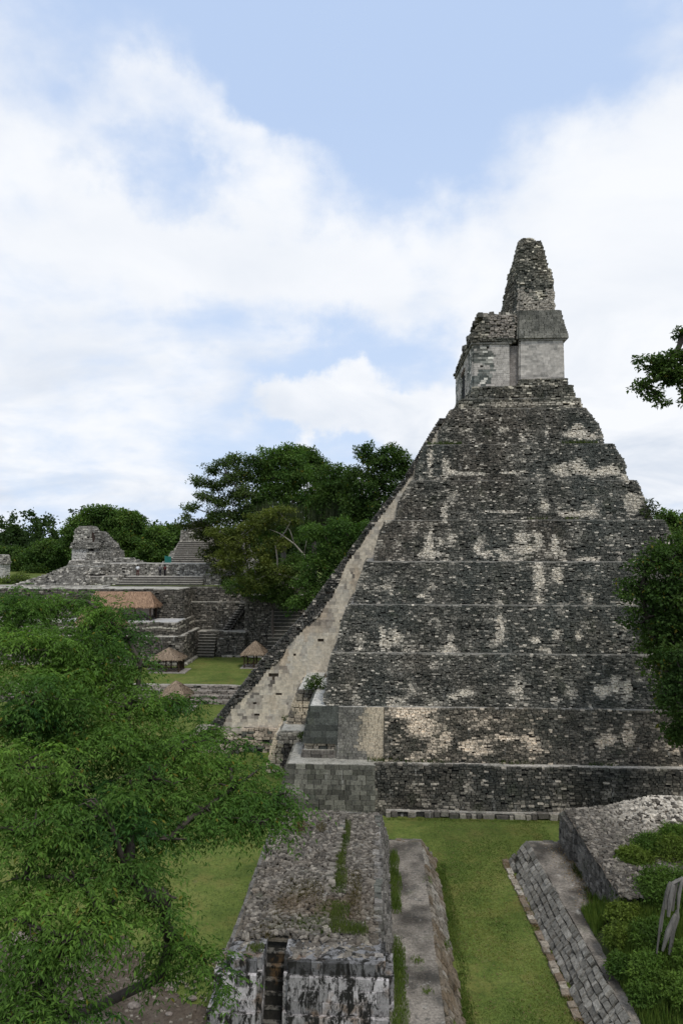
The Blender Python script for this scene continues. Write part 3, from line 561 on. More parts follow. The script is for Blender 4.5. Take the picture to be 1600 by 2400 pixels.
# south end in front of it: three stages on either side of the slot
bcol = lambda c, tz=.5: lerp((.20, .19, .18), (.56, .52, .50), np.clip(rng.random(len(c))*1.1, 0, 1))
dcol = lambda c, tz=.5: lerp((.04, .04, .038), (.20, .19, .18), rng.random(len(c))**2)
for (xa, xb) in ((-6.2, -4.84), (-3.58, .42)):
    L_ = xa < -5; wx = lambda k: (xa-k if L_ else xa), ; e1 = .0 if L_ else .0
    la, ra = (xa, xb)
    ro = (0, 0, 0)
    xs = [(la-.35, ra), (la-.12, ra), (la+.35, ra)] if L_ else [(la, ra+.18), (la, ra-.1), (la, ra-.42)]
    mass('end_wall', [(0, *xs[0], 27.6, 29.45), (1.15, *xs[0], 27.68, 29.45)], Lr, h=.57, slen=.62, sides='SWE', prot=.015, miss=0, jit=.035, ins=.955, mat=MB, limit=25, min_px=14, cap=(.14, .13, .12), colf=bcol, seed=71, inset=.1, depth=.2)
    mass('end_wall', [(1.15, *xs[1], 27.82, 29.45), (2.5, *xs[1], 27.9, 29.45)], Lr, h=.45, slen=.55, sides='SWE', prot=.015, miss=0, jit=.035, ins=.955, mat=MB, limit=30, min_px=14, cap=(.16, .155, .15), colf=bcol, seed=72, inset=.1, depth=.2)
    mass('end_wall', [(2.5, *xs[2], 28.05, 29.45), (2.97, *xs[2], 28.12, 29.45)], Lr, h=.47, slen=.75, sides='SWE', prot=.015, miss=0, jit=.035, ins=.955, mat=MB, limit=12, min_px=14, cap=(.20, .195, .19), colf=lambda c, tz: lerp((.07, .068, .065), (.3, .29, .28), rng.random(len(c))**1.5), seed=73, inset=.1, depth=.2)
for i in range(6):
    g = Geo(); zt = .35+i*.44; y0 = 28.25+i*.19
    g.box(-4.83, -3.59, y0, 29.5, zt-.44, zt-.05, (.035, .032, .027)); g.box(-4.83, -3.59, y0-.03, 29.5, zt-.05, zt, (.16, .15, .13)); g.obj('step', MB, Lr, own=True)  # riser colour near black, painting in the shade of the deep slot
st = Stones()
rubble(st, -5.95, -.12, 29.3, 42.6, lambda p: 2.95+.12*fbm(np.column_stack([p, p[:, 0]*0])*.6, 3)+.10*(p[:, 0] < -2.2), .18, rub_col, (.07, .145), .34, skip=lambda p: (np.abs(p[:, 0]+4.2) < .62) & (p[:, 1] < 29.45))
rubble(st, -3.5, -.15, 28.3, 29.4, 2.97, .26, rub_col, (.12, .22), .16); rubble(st, -5.8, -4.9, 28.3, 29.4, 2.97, .26, rub_col, (.12, .2), .16)
emit(st, Lr, MS, 110, name='cobble', min_px=12, joined='rubble_fill')
st = Stones(); course(st, (-2.45, 33.2), (-2.15, 42.2), (1, 0), 3.16, .2, .26, flat_col((.18, .165, .145), .5, .3, 35), .5, prot=.12, jit=.3, miss=.2, ero=.14); emit(st, Lr, MS, 30, name='kerb_stone', joined='kerb_rubble')
st = Stones(); course(st, (-.14, 28.3), (-.18, 42.6), (1, 0), 2.96, .16, .38, flat_col((.19, .18, .17), .5, .3, 36), .5, prot=.09, jit=.28, miss=.16, ero=.1); emit(st, Lr, MS, 40, name='coping_stone', joined='coping_rubble')
# bench with its sloping face of blocks
def bench(name, par, x_in, x_top, x_gnd, y0, y1, zt, slabcol, blockcol, seed, hb=.33, sl=.5, lim=110, shear=0.0):
    s = 1 if x_gnd > x_top else -1; gx = np.linspace(x_in, x_top, 24); gy = np.linspace(y0, y1, 100)
    X, Y = np.meshgrid(gx, gy); Z = zt+(fbm(np.stack([X, Y, X*0], -1)*.9, seed)-.5)*.12
    V = np.stack([X, Y, Z], -1).reshape(-1, 3); I = np.arange(2400).reshape(100, 24); Q = np.stack([I[:-1, :-1], I[:-1, 1:], I[1:, 1:], I[1:, :-1]], -1).reshape(-1, 4)
    g = Geo(); g.add(V, Q, col=lerp(np.array(slabcol)*1.25, np.array(slabcol)*.32, np.clip((fbm(V*.8, seed+2, 4)-.38)*3.2, 0, 1)))
    g.add([(x_top, y0, zt-.02), (x_top, y1, zt-.02), (x_gnd-.14*s, y1, 0), (x_gnd-.14*s, y0, 0)], [[0, 1, 2, 3]], col=(.05, .045, .035))
    g.add([(x_in, y1, 0), (x_gnd-.2*s, y1, 0), (x_top, y1, zt-.02), (x_in, y1, zt-.02)], [[0, 1, 2, 3]], col=(.12, .12, .11)); g.add([(x_in, y0, 0), (x_gnd-.2*s, y0, 0), (x_top, y0, zt-.02), (x_in, y0, zt-.02)], [[0, 1, 2, 3]], col=(.12, .12, .11))
    for q_ in g.V: q_[:, 0] += shear*(y1-q_[:, 1])
    o = g.obj(name, MS, par); st = Stones()
    w = np.array([x_top-x_gnd, 0, zt]); Lw = np.linalg.norm(w); w /= Lw; nr = np.array([abs(w[2])*s, 0, abs(w[0])]); k = round(Lw/hb)
    for i in range(k):
        e = np.concatenate([[0], np.cumsum(sl*(.5+rng.random(int((y1-y0)/sl*1.6))))]); e = e[e < y1-y0-.2]; e = np.append(e, y1-y0); mid = (e[1:]+e[:-1])/2+y0; l = (e[1:]-e[:-1])/2
        c = np.column_stack([np.full(len(mid), x_gnd), mid, mid*0])+w*(i+.5)*Lw/k+nr*(rng.random((len(mid), 1))*.07-.08); c[:, 0] += .25*(fbm(np.column_stack([mid*.5, mid*0+i*.2, mid*0]), seed+7)-.5)
        keep = rng.random(len(c)) > .03; c = c[keep]
        c[:, 0] += shear*(y1-c[:, 1])
        st.add(c, np.array([0, 1., 0]), nr, w, l[keep]*.96, .13, Lw/k*(.42+.14*rng.random(len(c))), blockcol(c), .24, .80)
    course(st, (x_top+.02*s, y1-.05), (x_in, y1-.05), (0, 1), zt-.1, .3, .6, blockcol, .5)
    emit(st, o, MS, lim, name='block', min_px=12, joined='small_blocks'); return o
bench('bench', Lr, .35, 2.45, 3.38, 22, 43.2, 1.2, (.20, .182, .162), lambda c, tz=.5: lerp(lerp((.12, .105, .085), (.36, .34, .31), rng.random(len(c))), (.14, .10, .06), np.clip((fbm(c*.6, 92)-.42)*4, 0, .7)), 200)
mass('bench_end', [(0, .3, 3.3, 43.1, 43.7), (1.2, .3, 2.4, 43.1, 43.3)], Lr, h=.3, slen=.5, sides='N', nocap=True, colf=wallgrey, seed=74)
# ------------------------------------------------------------------ ball court, right range
Rr = thing('ball_court_range', 'low stone range on the right with sloping bench and rubble heap, half under bushes', 'ruin', (12, 36, 0))
bench('bench', Rr, 10.95, 8.85, 7.68, 18, 43.4, 1.2, (.21, .19, .17), lambda c, tz=.5: lerp((.12, .115, .105), (.33, .318, .295), np.clip(rng.random(len(c))**1.6*.7+.6*(fbm(c*.7, 17)-.35), 0, 1)), 210, .36, .42, 170, .038)
st = Stones(); course(st, (7.46, 43.5), (8.25, 22), (-1, 0), .05, .16, .5, lambda c, tz: lerp((.14, .105, .075), (.45, .42, .37), rng.random(len(c))**1.5), .5, prot=.06, miss=.15, jit=.25); emit(st, Rr, MS, 50, name='kerb_stone', joined='kerb_rubble')
mass('upper_wall', [(1.1, 10.95, 15, 33.6, 43.4), (3.0, 11.4, 15, 33.8, 43.2)], Rr, h=.24, slen=.45, sides='WS', prot=.04, ero=.07, limit=70, colf=lambda c, tz: wallgrey(c)*.95, seed=75, cap=(.16, .15, .13))
mass('upper_wall', [(1.1, 10.8, 12.5, 40.9, 43.5), (3.0, 10.92, 12.5, 41.1, 43.4)], Rr, h=.24, slen=.45, sides='WSN', prot=.04, ero=.06, limit=20, colf=lambda c, tz: wallgrey(c)*.95, seed=77, cap=(.16, .15, .13))
mass('upper_wall', [(0, 14.9, 27, 37, 43.1), (2.9, 14.9, 27, 37, 43.0)], Rr, h=.24, slen=.45, sides='N', seed=76, colf=wallgrey, cap=(.16, .15, .13))
st = Stones(); hz_ = lambda p: 3.05+1.1*np.exp(-((p[:, 0]-17)/3.2)**2-((p[:, 1]-42.3)/1.9)**2)+.25*fbm(np.column_stack([p, p[:, 0]*0]), 4)
def heap_col(c, tz=.5): w_ = np.clip(np.exp(-((c[:, 0]-16.8)/2.8)**2-((c[:, 1]-42)/2.2)**2)*1.4, 0, 1); return lerp(rub_col(c), np.array([.60, .56, .50])*(.7+.5*rng.random((len(c), 1))), w_*(rng.random(len(c)) > .2))
rubble(st, 10.95, 22, 33.3, 43.4, hz_, .18, heap_col, (.07, .15), .5, .3); emit(st, Rr, MS, 60, name='cobble', min_px=10, joined='rubble_fill')
g_x, g_y = np.meshgrid(np.linspace(10.95, 22, 30), np.linspace(33.3, 43.5, 26)); pp = np.column_stack([g_x.ravel(), g_y.ravel()]); I = np.arange(780).reshape(26, 30)
obj('rubble_bed', np.column_stack([pp, hz_(pp)-.09]), np.stack([I[:-1, :-1], I[:-1, 1:], I[1:, 1:], I[1:, :-1]], -1).reshape(-1, 4), MS, Rr, col=np.tile((.14, .12, .10), (780, 1)))

# ------------------------------------------------------------------ north terrace steps and acropolis
Ns = thing('plaza_steps', 'long low flight of worn steps between the two lawns', 'steps', (-35, 82, 0))
for i in range(4):
    mass('step', [(i*.475, -90, -4, 80.9+i*.38, 82.6), (i*.475+.475, -90, -4, 80.95+i*.38, 82.6)], Ns, h=.24, slen=.7, sides='S', prot=.05, ero=.04, limit=8, cap=(.36, .34, .32), colf=flat_col((.27, .245, .23), .4, .33, 37+i, .9), seed=80+i)
Ac = thing('acropolis_terraces', 'dark terraced retaining walls with stairways behind the far lawn', 'terrace', (-35, 100, 1.9))
acol = lambda c, tz=.5: lerp(lerp((.07, .067, .06), (.20, .185, .165), rng.random(len(c))**1.5), (.33, .31, .28), (rng.random(len(c)) < .06+.25*np.clip(fbm(c*.4, 55)-.5, 0, 1))*1.0)
kw = dict(h=.27, slen=.5, prot=.09, ero=.08, colf=acol, cap=(.42, .41, .38))
mass('lower_wall', [(1.85, -70, -26.6, 94.4, 104.6), (5.67, -70, -26.75, 94.7, 104.6)], Ac, sides='SE', seed=90, limit=10, **{**kw, 'cap': (.5, .49, .46)})
mass('foot_kerb', [(1.85, -60, -26.0, 93.7, 104), (2.2, -60, -26.1, 93.8, 104)], Ac, sides='SE', seed=91, limit=20, **{**kw, 'colf': flat_col((.34, .33, .3), .5, .3, 2), 'cap': (.2, .2, .18)})
mass('middle_wall', [(5.67, -70, -27.5, 95.6, 104.6), (7.4, -70, -27.7, 95.8, 104.6)], Ac, sides='SE', seed=92, limit=20, **{**kw, 'colf': lambda c, tz: np.where(((tz > .45) & (tz < .7) & (fbm(c*.5, 7) > .42))[:, None], np.array([.5, .48, .43]), acol(c))})
g = Geo(); g.box(-44, -27.8, 96.1, 100.2, 7.4, 7.5, (.48, .47, .45)); g.obj('plaster_floor', MP, Ac)
mass('upper_wall', [(7.4, -75, -28.1, 100.2, 108), (11.6, -75, -28.5, 100.9, 108)], Ac, sides='SE', seed=93, limit=10, **kw)
mass('back_wall', [(1.9, -28.4, -19.5, 104.0, 108), (9.44, -28.4, -19.5, 104.5, 108)], Ac, sides='S', seed=94, limit=16, **kw)
mass('back_wall', [(9.44, -28.7, -8, 105.2, 109), (11.6, -28.7, -8, 105.5, 109)], Ac, sides='S', seed=95, limit=6, **kw)
mass('landing', [(1.9, -26.6, -22.6, 102.2, 104.6), (5.35, -26.6, -22.6, 102.3, 104.6)], Ac, sides='S', seed=96, **kw)
for i in range(9):
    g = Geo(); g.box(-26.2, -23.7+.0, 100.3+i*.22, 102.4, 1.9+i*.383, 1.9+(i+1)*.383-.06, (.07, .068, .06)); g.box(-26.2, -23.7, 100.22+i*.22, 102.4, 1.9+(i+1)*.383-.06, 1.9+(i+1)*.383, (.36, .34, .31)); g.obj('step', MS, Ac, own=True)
mass('stair_block', [(1.9, -23.6, -22.4, 101, 103), (4.4, -23.3, -22.4, 101.6, 103)], Ac, sides='SW', seed=97, edge=.25, **kw)
mass('right_block', [(1.9, -22.5, -19.4, 101.2, 104.6), (5.4, -22.5, -19.4, 101.5, 104.6)], Ac, sides='SE', seed=98, limit=8, **kw)
for i in range(11):
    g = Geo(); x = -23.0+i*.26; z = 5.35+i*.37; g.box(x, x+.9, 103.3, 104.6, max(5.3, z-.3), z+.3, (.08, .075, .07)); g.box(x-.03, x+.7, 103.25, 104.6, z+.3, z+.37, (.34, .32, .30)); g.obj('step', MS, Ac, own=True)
mass('right_wall', [(1.9, -19.5, -5, 101.8, 108), (10.6, -19.5, -5, 102.6, 108)], Ac, sides='SW', seed=99, limit=6, **kw)
for i in range(14):
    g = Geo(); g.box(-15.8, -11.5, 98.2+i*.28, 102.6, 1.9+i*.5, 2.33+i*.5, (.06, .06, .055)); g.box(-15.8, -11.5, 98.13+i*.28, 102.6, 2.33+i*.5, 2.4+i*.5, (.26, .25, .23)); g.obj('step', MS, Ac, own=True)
mass('retaining_kerb', [(1.85, -22.7, -12, 100.9, 101.6), (2.15, -22.7, -12, 100.95, 101.6)], Ac, sides='S', seed=100, h=.3, slen=.7, colf=flat_col((.45, .42, .38), .4, .3, 6), cap=(.3, .3, .27), limit=12)
# upper level
lcol = lambda c, tz=.5: lerp(lerp((.13, .125, .115), (.36, .35, .33), rng.random(len(c))), (.60, .58, .54), (rng.random(len(c)) < .10+.9*np.clip(fbm(c*np.array([.7, .7, .25]), 56)-.48, 0, 1))*1.0)
Up = thing('acropolis_upper_court', 'pale streaked court wall above a few wide steps where visitors stand', 'ruin', (-36, 108, 11.7))
for i in range(4):
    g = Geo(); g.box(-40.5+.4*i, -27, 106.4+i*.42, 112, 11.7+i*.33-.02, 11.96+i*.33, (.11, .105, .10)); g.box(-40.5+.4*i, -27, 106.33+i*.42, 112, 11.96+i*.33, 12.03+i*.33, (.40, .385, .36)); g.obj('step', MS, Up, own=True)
mass('court_wall', [(13.0, -43.5, -26, 110.2, 113), (14.9, -43.5, -26, 110.3, 113)], Up, h=.24, slen=.4, sides='SWE', colf=lcol, prot=.06, ero=.08, seed=101, limit=10, cap=(.4, .39, .37), edge=.05)
mass('court_base', [(11.65, -47.5, -40.3, 107.2, 113), (13.0, -46.8, -40.6, 107.6, 113)], Up, h=.25, slen=.5, sides='SWE', colf=lcol, prot=.08, ero=.12, seed=102, limit=8, cap=(.42, .4, .38), edge=.15)
mass('court_base', [(11.65, -27.2, -18, 107.4, 113), (13.3, -27.2, -18.5, 107.8, 113)], Up, h=.25, slen=.5, sides='SWE', colf=lambda c, tz: lcol(c)*.7, prot=.08, ero=.08, seed=103, cap=(.3, .29, .27))
Md = thing('ruined_mound', 'ragged heap of grey stepped masonry left of the ruined temple', 'ruin', (-50, 108, 11.7))
mass('mound', [(11.65, -56.5, -44.5, 104.5, 116), (12.6, -53.5, -45, 106.0, 115), (13.6, -50.8, -46, 107.4, 114), (14.5, -49.2, -47.4, 108.4, 112)], Md, h=.22, slen=.42, sides='SWE', colf=lcol, prot=.18, ero=.3, edge=.35, seed=104, cap=(.2, .2, .19), limit=10)
mass('mound', [(13.3, -46.8, -43.5, 108.2, 114), (14.4, -45.8, -44, 109, 113)], Md, h=.22, slen=.42, sides='SWE', colf=lcol, prot=.18, ero=.3, edge=.35, seed=105, cap=(.2, .2, .19))
mass('terrace_lip', [(11.3, -75, -41, 103.2, 106), (11.75, -75, -41, 103.2, 106)], Md, h=.22, slen=1.0, sides='S', colf=flat_col((.42, .41, .38), .3, .15, 3), prot=.03, seed=106, cap=(.33, .32, .30))
# ruined temple on the left
TL = thing('ruined_temple', 'small ruined temple with pale walls and a broken tower, far left on the acropolis', 'temple', (-48, 118, 13))
wcol = flat_col((.52, .49, .45), .12, .12, 24, .5)
mass('base', [(12.9, -53.2, -39.5, 115.8, 124), (13.9, -53.0, -40, 116.2, 124)], TL, h=.24, slen=.5, colf=lcol, prot=.07, ero=.12, edge=.1, seed=110, cap=(.5, .48, .45), limit=8)
mass('base', [(13.9, -52.9, -44, 116.8, 124), (15.1, -52.2, -44.2, 117.1, 124)], TL, h=.24, slen=.5, colf=lambda c, tz: lcol(c)*1.25, prot=.07, ero=.15, edge=.1, seed=111, cap=(.5, .48, .45), limit=8)
mass('wall', [(15.1, -52.2, -49.7, 117.6, 123), (17.15, -52.2, -49.7, 117.6, 123)], TL, h=.3, slen=.6, colf=flat_col((.56, .53, .48), .05, 0, 25), mat=MP, prot=.01, miss=0, jit=.03, seed=112, nocap=True, limit=4)
mass('wall', [(15.1, -49.7, -45.3, 117.3, 123), (16.6, -49.7, -45.4, 117.5, 123)], TL, h=.24, slen=.45, colf=lcol, prot=.06, ero=.1, seed=113, limit=6)
mass('upper_tower', [(17.15, -52.5, -47.5, 117.2, 122.5), (18.15, -52.2, -47.4, 117.4, 122.5)], TL, h=.22, slen=.5, colf=lambda c, tz: lcol(c)*.9, prot=.05, ero=.06, seed=114, limit=4)
mass('upper_tower', [(18.15, -52.0, -49.1, 117.7, 122), (20.2, -51.9, -49.3, 117.9, 121.5), (20.9, -51.2, -49.6, 118.2, 121)], TL, h=.22, slen=.45, colf=lambda c, tz: lcol(c)*1.15, prot=.08, ero=.1, edge=.1, seed=115, limit=8)
mass('upper_tower', [(16.6, -48.5, -45.5, 117.7, 122.5), (17.8, -48.5, -46.2, 117.9, 122), (19.0, -48.5, -47.2, 118.1, 121.5), (20.0, -49.0, -47.8, 118.2, 121)], TL, h=.22, slen=.42, colf=lambda c, tz: lcol(c)*.8, prot=.12, ero=.15, edge=.22, seed=116)
g = Geo(); g.box(-49.15, -48.45, 118.0, 119.5, 17.6, 20.0, (.05, .03, .025)); g.obj('vault_slot_shade', MS, TL)  # solid dark box painted as the shade inside the broken vault
mass('low_wall', [(14.1, -45.3, -38.8, 116.8, 119), (15.1, -45.3, -41, 116.9, 119), (15.5, -45.3, -42.5, 117, 119)], TL, h=.22, slen=.42, colf=lcol, prot=.08, ero=.15, edge=.15, seed=117, sides='SWE')
# stair temple
TR = thing('stair_temple', 'stepped temple with a wide stairway, half behind trees at the right of the acropolis', 'temple', (-31, 120, 13))
mass('tier', [(13.0, -37.3, -22, 117.5, 130), (14.9, -36.6, -22.5, 118.1, 130)], TR, h=.24, slen=.45, colf=lcol, prot=.07, ero=.1, seed=120, limit=6)
mass('tier', [(14.9, -36.2, -23, 118.8, 130), (16.6, -35.6, -23.5, 119.3, 130)], TR, h=.24, slen=.45, colf=lambda c, tz: lcol(c)*1.2, prot=.07, ero=.1, seed=121, limit=6, cap=(.5, .48, .45))
mass('tier', [(16.6, -35.3, -24, 120, 130), (18.2, -34.6, -24.4, 120.6, 130)], TR, h=.24, slen=.45, colf=lcol, prot=.07, ero=.12, edge=.1, seed=122, limit=6)
for i in range(13):
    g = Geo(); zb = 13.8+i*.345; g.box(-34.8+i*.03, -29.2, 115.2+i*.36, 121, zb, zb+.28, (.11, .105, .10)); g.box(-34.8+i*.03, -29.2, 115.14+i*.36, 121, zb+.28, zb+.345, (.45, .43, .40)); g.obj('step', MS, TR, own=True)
mass('shrine_wall', [(18.2, -34.6, -28.5, 121.2, 127), (20.2, -34.5, -28.6, 121.4, 127)], TR, h=.24, slen=.45, colf=lambda c, tz: lcol(c)*1.1, prot=.08, ero=.12, edge=.1, seed=123, limit=6)
mass('shrine_roof', [(20.2, -33.6, -29.5, 121.6, 126), (21.0, -33.3, -30, 121.9, 126), (21.8, -32.6, -31, 122.2, 125)], TR, h=.22, slen=.4, colf=lambda c, tz: lcol(c)*.7, prot=.12, ero=.15, edge=.2, seed=124)
# green tarpaulin hung on it
gx, gz = np.meshgrid(np.linspace(0, 1, 9), np.linspace(0, 1, 9)); tV = np.stack([-36.2+1.1*gx+.0*gz, 117.35+.10*np.sin(gx*9)*gz+.05*gx, 14.35+1.55*gz-.25*gx*(1-gz)*0-.12*gx], -1)
I = np.arange(81).reshape(9, 9); tF = np.stack([I[:-1, :-1], I[:-1, 1:], I[1:, 1:], I[1:, :-1]], -1).reshape(-1, 4)
tV2 = np.concatenate([tV.reshape(-1, 3), tV.reshape(-1, 3)+np.array([0, .02, 0])])
tag(obj('tarpaulin', tV2, np.concatenate([tF, tF[:, ::-1]+81]), MC, col=np.tile((.03, .17, .14), (162, 1)), smooth=True), 'small teal tarpaulin hanging on the wall beside the wide stairway', 'tarpaulin')
# block at the far left edge
FLb = thing('ruined_shrine', 'sliver of a pale ruined shrine cut by the left edge of the photo', 'ruin', (-67, 120, 12))
mass('wall', [(11.7, -71, -65.6, 120, 122), (14.3, -71, -65.6, 120, 122)], FLb, h=.3, slen=.6, mat=MP, colf=flat_col((.55, .52, .47), .06, 0, 26), prot=.01, jit=.03, miss=0, seed=130, nocap=True, sides='SE')
mass('roof', [(14.3, -71.3, -65.3, 119.7, 122), (15.9, -71, -65.8, 119.9, 122)], FLb, h=.22, slen=.42, colf=lcol, prot=.08, ero=.1, edge=.08, seed=131, sides='SE')

# ------------------------------------------------------------------ thatched shelters
TH = np.array((.27, .205, .145))
def straw(p0, p1, n, ln, par, colr=TH, drop=.5):
    """straws lying down a roof slope between ridge line p0 and eave line p1 (each a pair of points)"""
    p0 = np.array(p0, float); p1 = np.array(p1, float); u = rng.random((n, 1)); v = (rng.random((n, 1))**.8)
    a = p0[0]*(1-u)+p0[1]*u; b = p1[0]*(1-u)+p1[1]*u; d = (b-a); d /= np.linalg.norm(d, axis=1)[:, None]+1e-6
    s = a*(1-v)+b*v; nr = np.cross(p1[1]-p1[0], d); nr /= np.linalg.norm(nr, axis=1)[:, None]+1e-9; nr *= np.sign(nr[:, 2:3]+1e-9)
    l = ln*(.6+.8*rng.random((n, 1))); sd = np.cross(d, nr); w = .018+.015*rng.random((n, 1))
    V = np.stack([s+nr*.03-sd*w, s+nr*.03+sd*w, s+d*l+nr*(.02+.05*rng.random((n, 1)))+sd*(rng.random((n, 1))-.5)*.08+sd*w*.5, s+d*l+nr*.02-sd*w*.5], 1)
    return V, np.repeat(colr*(.55+.9*rng.random((n, 1))), 4, 0)
def add_straw(lst, par):
    V = np.concatenate([a for a, b in lst]); cc = np.concatenate([b for a, b in lst]); n = len(V)
    obj('straw', V.reshape(-1, 3), np.arange(4*n).reshape(n, 4), MT, par, col=cc, kind='stuff')
def shelter(cx, cy, z, w, dpt, hp, hr, label, rail=True, post=True, rot=0):
    t = thing('thatched_shelter', label, 'shelter', (cx, cy, z), 'small thatched shelters on the lawn')
    ew, ed = w/2+.45, dpt/2+.45; ap = np.array([cx, cy, z+hp+hr]); rz = z+hp-.12
    k = 12; th = np.arange(k)/k*2*math.pi+.26
    sq = lambda a: (abs(math.cos(a))**5+abs(math.sin(a))**5)**(-1/5)
    ring = lambda f, zz: [(cx+ew*f*sq(a)*math.cos(a), cy+ed*f*sq(a)*math.sin(a), zz+.03*math.sin(3*a)) for a in th]
    V = ring(1, rz-.08)+ring(1.0, rz+.10)+ring(.55, z+hp+hr*.50)+ring(.08, z+hp+hr)+[tuple(ap+[0, 0, .12])]+ring(.5, z+hp+hr*.35)
    Q = [[r*k+i, r*k+(i+1) % k, (r+1)*k+(i+1) % k, (r+1)*k+i] for r in range(3) for i in range(k)]
    Q += [[i, 4*k+1+i, 4*k+1+(i+1) % k, (i+1) % k] for i in range(k)]
    Tt = [[3*k+i, 3*k+(i+1) % k, 4*k] for i in range(k)]
    rf = obj('roof', V, [np.array(Q), np.array(Tt)], MT, t, col=np.tile(TH*.8, (len(V), 1)))
    ls = []
    V = np.array(V)
    for i in range(k):
        j = (i+1) % k
        ls.append(straw((V[3*k+i], V[3*k+j]), (V[2*k+i], V[2*k+j]), 60, .3, rf)); ls.append(straw((V[2*k+i], V[2*k+j]), (V[k+i], V[k+j]), 130, .32, rf))
    add_straw(ls, rf)
    xs = [cx-w/2, cx, cx+w/2]; ps = [(x, y) for x in xs for y in (cy-dpt/2, cy+dpt/2)]
    for (x, y) in ps:
        g = Geo(); g.tube([(x, y, z), (x, y, z+hp*.5), (x+.02, y, z+hp+.2)], [.10, .09, .08], 7, (.05, .033, .022), .15); g.obj('post', MW, t, own=True)
    if rail:
        for a, b in ((0, 2), (2, 4), (1, 3), (4, 5)):
            g = Geo(); A = np.array([*ps[a], z]); B = np.array([*ps[b], z]); dd = B-A
            for zt in (.18, .95): g.tube([A+[0, 0, zt], B+[0, 0, zt]], .04, 6, (.06, .04, .028))
            for q in range(2):
                p_, r_ = A+dd*(q/2+.02), A+dd*((q+1)/2-.02); g.tube([p_+[0, 0, .2], r_+[0, 0, .93]], .03, 5, (.07, .045, .03)); g.tube([p_+[0, -.02, .93], r_+[0, -.02, .2]], .03, 5, (.07, .045, .03))
            g.obj('railing', MW, t)
    g = Geo(); g.box(cx-w/2-.5, cx+w/2+.9, cy-dpt/2-.4, cy+dpt/2+.4, z-.05, z+.06, (.30, .27, .24)); g.obj('floor_slab', MP, t)
    return t
pA = at(389, 1577, Z=1.9); shA = shelter(pA[0], pA[1]+1.2, 1.93, 3.3, 2.3, 1.75, 1.15, 'thatched shelter with crossed railings on the raised lawn, left of the two up there')
pB = at(598, 1567, Z=1.9); shelter(pB[0]-.2, pB[1]+1.2, 1.93, 2.5, 2.3, 1.9, 1.45, 'steep thatched shelter on the raised lawn partly hidden by the great pyramid stair')
pC = at(424, 1655, Z=0); shelter(pC[0]-.2, pC[1]-1.3, .03, 2.5, 2.2, 1.75, 1.3, 'thatched shelter at the foot of the plaza steps, lowest of the three', rail=False)
# carved stone monument standing behind the railing of the left shelter
st = Stones(); c0 = np.array([[pA[0]+1.0, pA[1]+2.9, 2.95]]); st.add(c0, np.array([1, 0, 0.]), np.array([0, -1., 0]), np.array([0, 0, 1.]), .42, .2, 1.05, np.array([[.07, .055, .045]]), .06, .9)
V_, C_ = st.arrays(); tag(obj('standing_stone', V_[0], SF, MS, col=np.tile(C_[0], (8, 1))), 'dark upright stone slab standing behind the railed thatched shelter', 'stela')
st = Stones(); c0 = np.array([[pA[0]-2.4, pA[1]+1.6, 2.75]]); st.add(c0, np.array([1, 0, 0.]), np.array([0, -1., 0]), np.array([0, 0, 1.]), .5, .2, .85, np.array([[.24, .23, .21]]), .1, .85)
V_, C_ = st.arrays(); tag(obj('standing_stone', V_[0], SF, MS, col=np.tile(C_[0], (8, 1))), 'pale grey stone slab standing left of the railed thatched shelter', 'stela')
def long_shelter(x0, x1, y0, y1, z, zr, label, wall=True):
    t = thing('thatched_shelter', label, 'shelter', ((x0+x1)/2, (y0+y1)/2, z), 'long thatched roofs on the terrace'); ze = zr-1.9; ym = (y0+y1)/2
    P0 = [(x0, y0, ze), (x1+.3, y0, ze), (x1+.3, y1, ze), (x0, y1, ze), (x0+.8, ym, zr), (x1-.8, ym, zr)]
    V = [*P0, *[(a, b, c-.22) for a, b, c in P0]]
    Q = [[0, 1, 5, 4], [2, 3, 4, 5], [6, 10, 11, 7], [8, 11, 10, 9], [0, 6, 7, 1], [1, 7, 8, 2], [2, 8, 9, 3], [3, 9, 6, 0]]; T3 = [[1, 2, 5], [3, 0, 4], [7, 11, 8], [9, 10, 6]]
    rf = obj('roof', V, [np.array(Q), np.array(T3)], MT, t, col=np.tile(TH*np.array([1.12, .93, .85]), (12, 1)))
    c2 = TH*np.array([1.2, 1.03, .95]); V = np.array(V)
    add_straw([straw((V[4], V[5]), (V[0], V[1]), 2600, .4, rf, c2), straw((V[5], V[5]), (V[1], V[2]), 500, .4, rf, c2)], rf)
    for x in np.linspace(x0+.5, x1-.4, 5):
        for y in (y0+.4, y1-.4):
            g = Geo(); g.tube([(x, y, z), (x, y, ze+.1)], .11, 7, (.06, .04, .03)); g.obj('post', MW, t, own=True)
    if wall:
        g = Geo(); g.box(x0+.4, x1-.5, ym, ym+.3, z+.7, ze+.2, (.42, .37, .33)); g.obj('back_wall', MP, t)
        mass('stone_base', [(z, x0+.4, x1-.5, ym-.3, ym+.3), (z+.7, x0+.4, x1-.5, ym-.3, ym+.3)], t, h=.24, slen=.45, sides='S', colf=acol, seed=140, limit=6)
long_shelter(-41, -31.5, 96.6, 100.0, 7.5, 11.45, 'long thatched roof over a pale wall on the terrace, upper of the long roofs')
long_shelter(-41, -34.9, 93.2, 95.4, 5.3, 9.4, 'shorter thatched roof below and in front of the long one, half hidden by leaves', False)

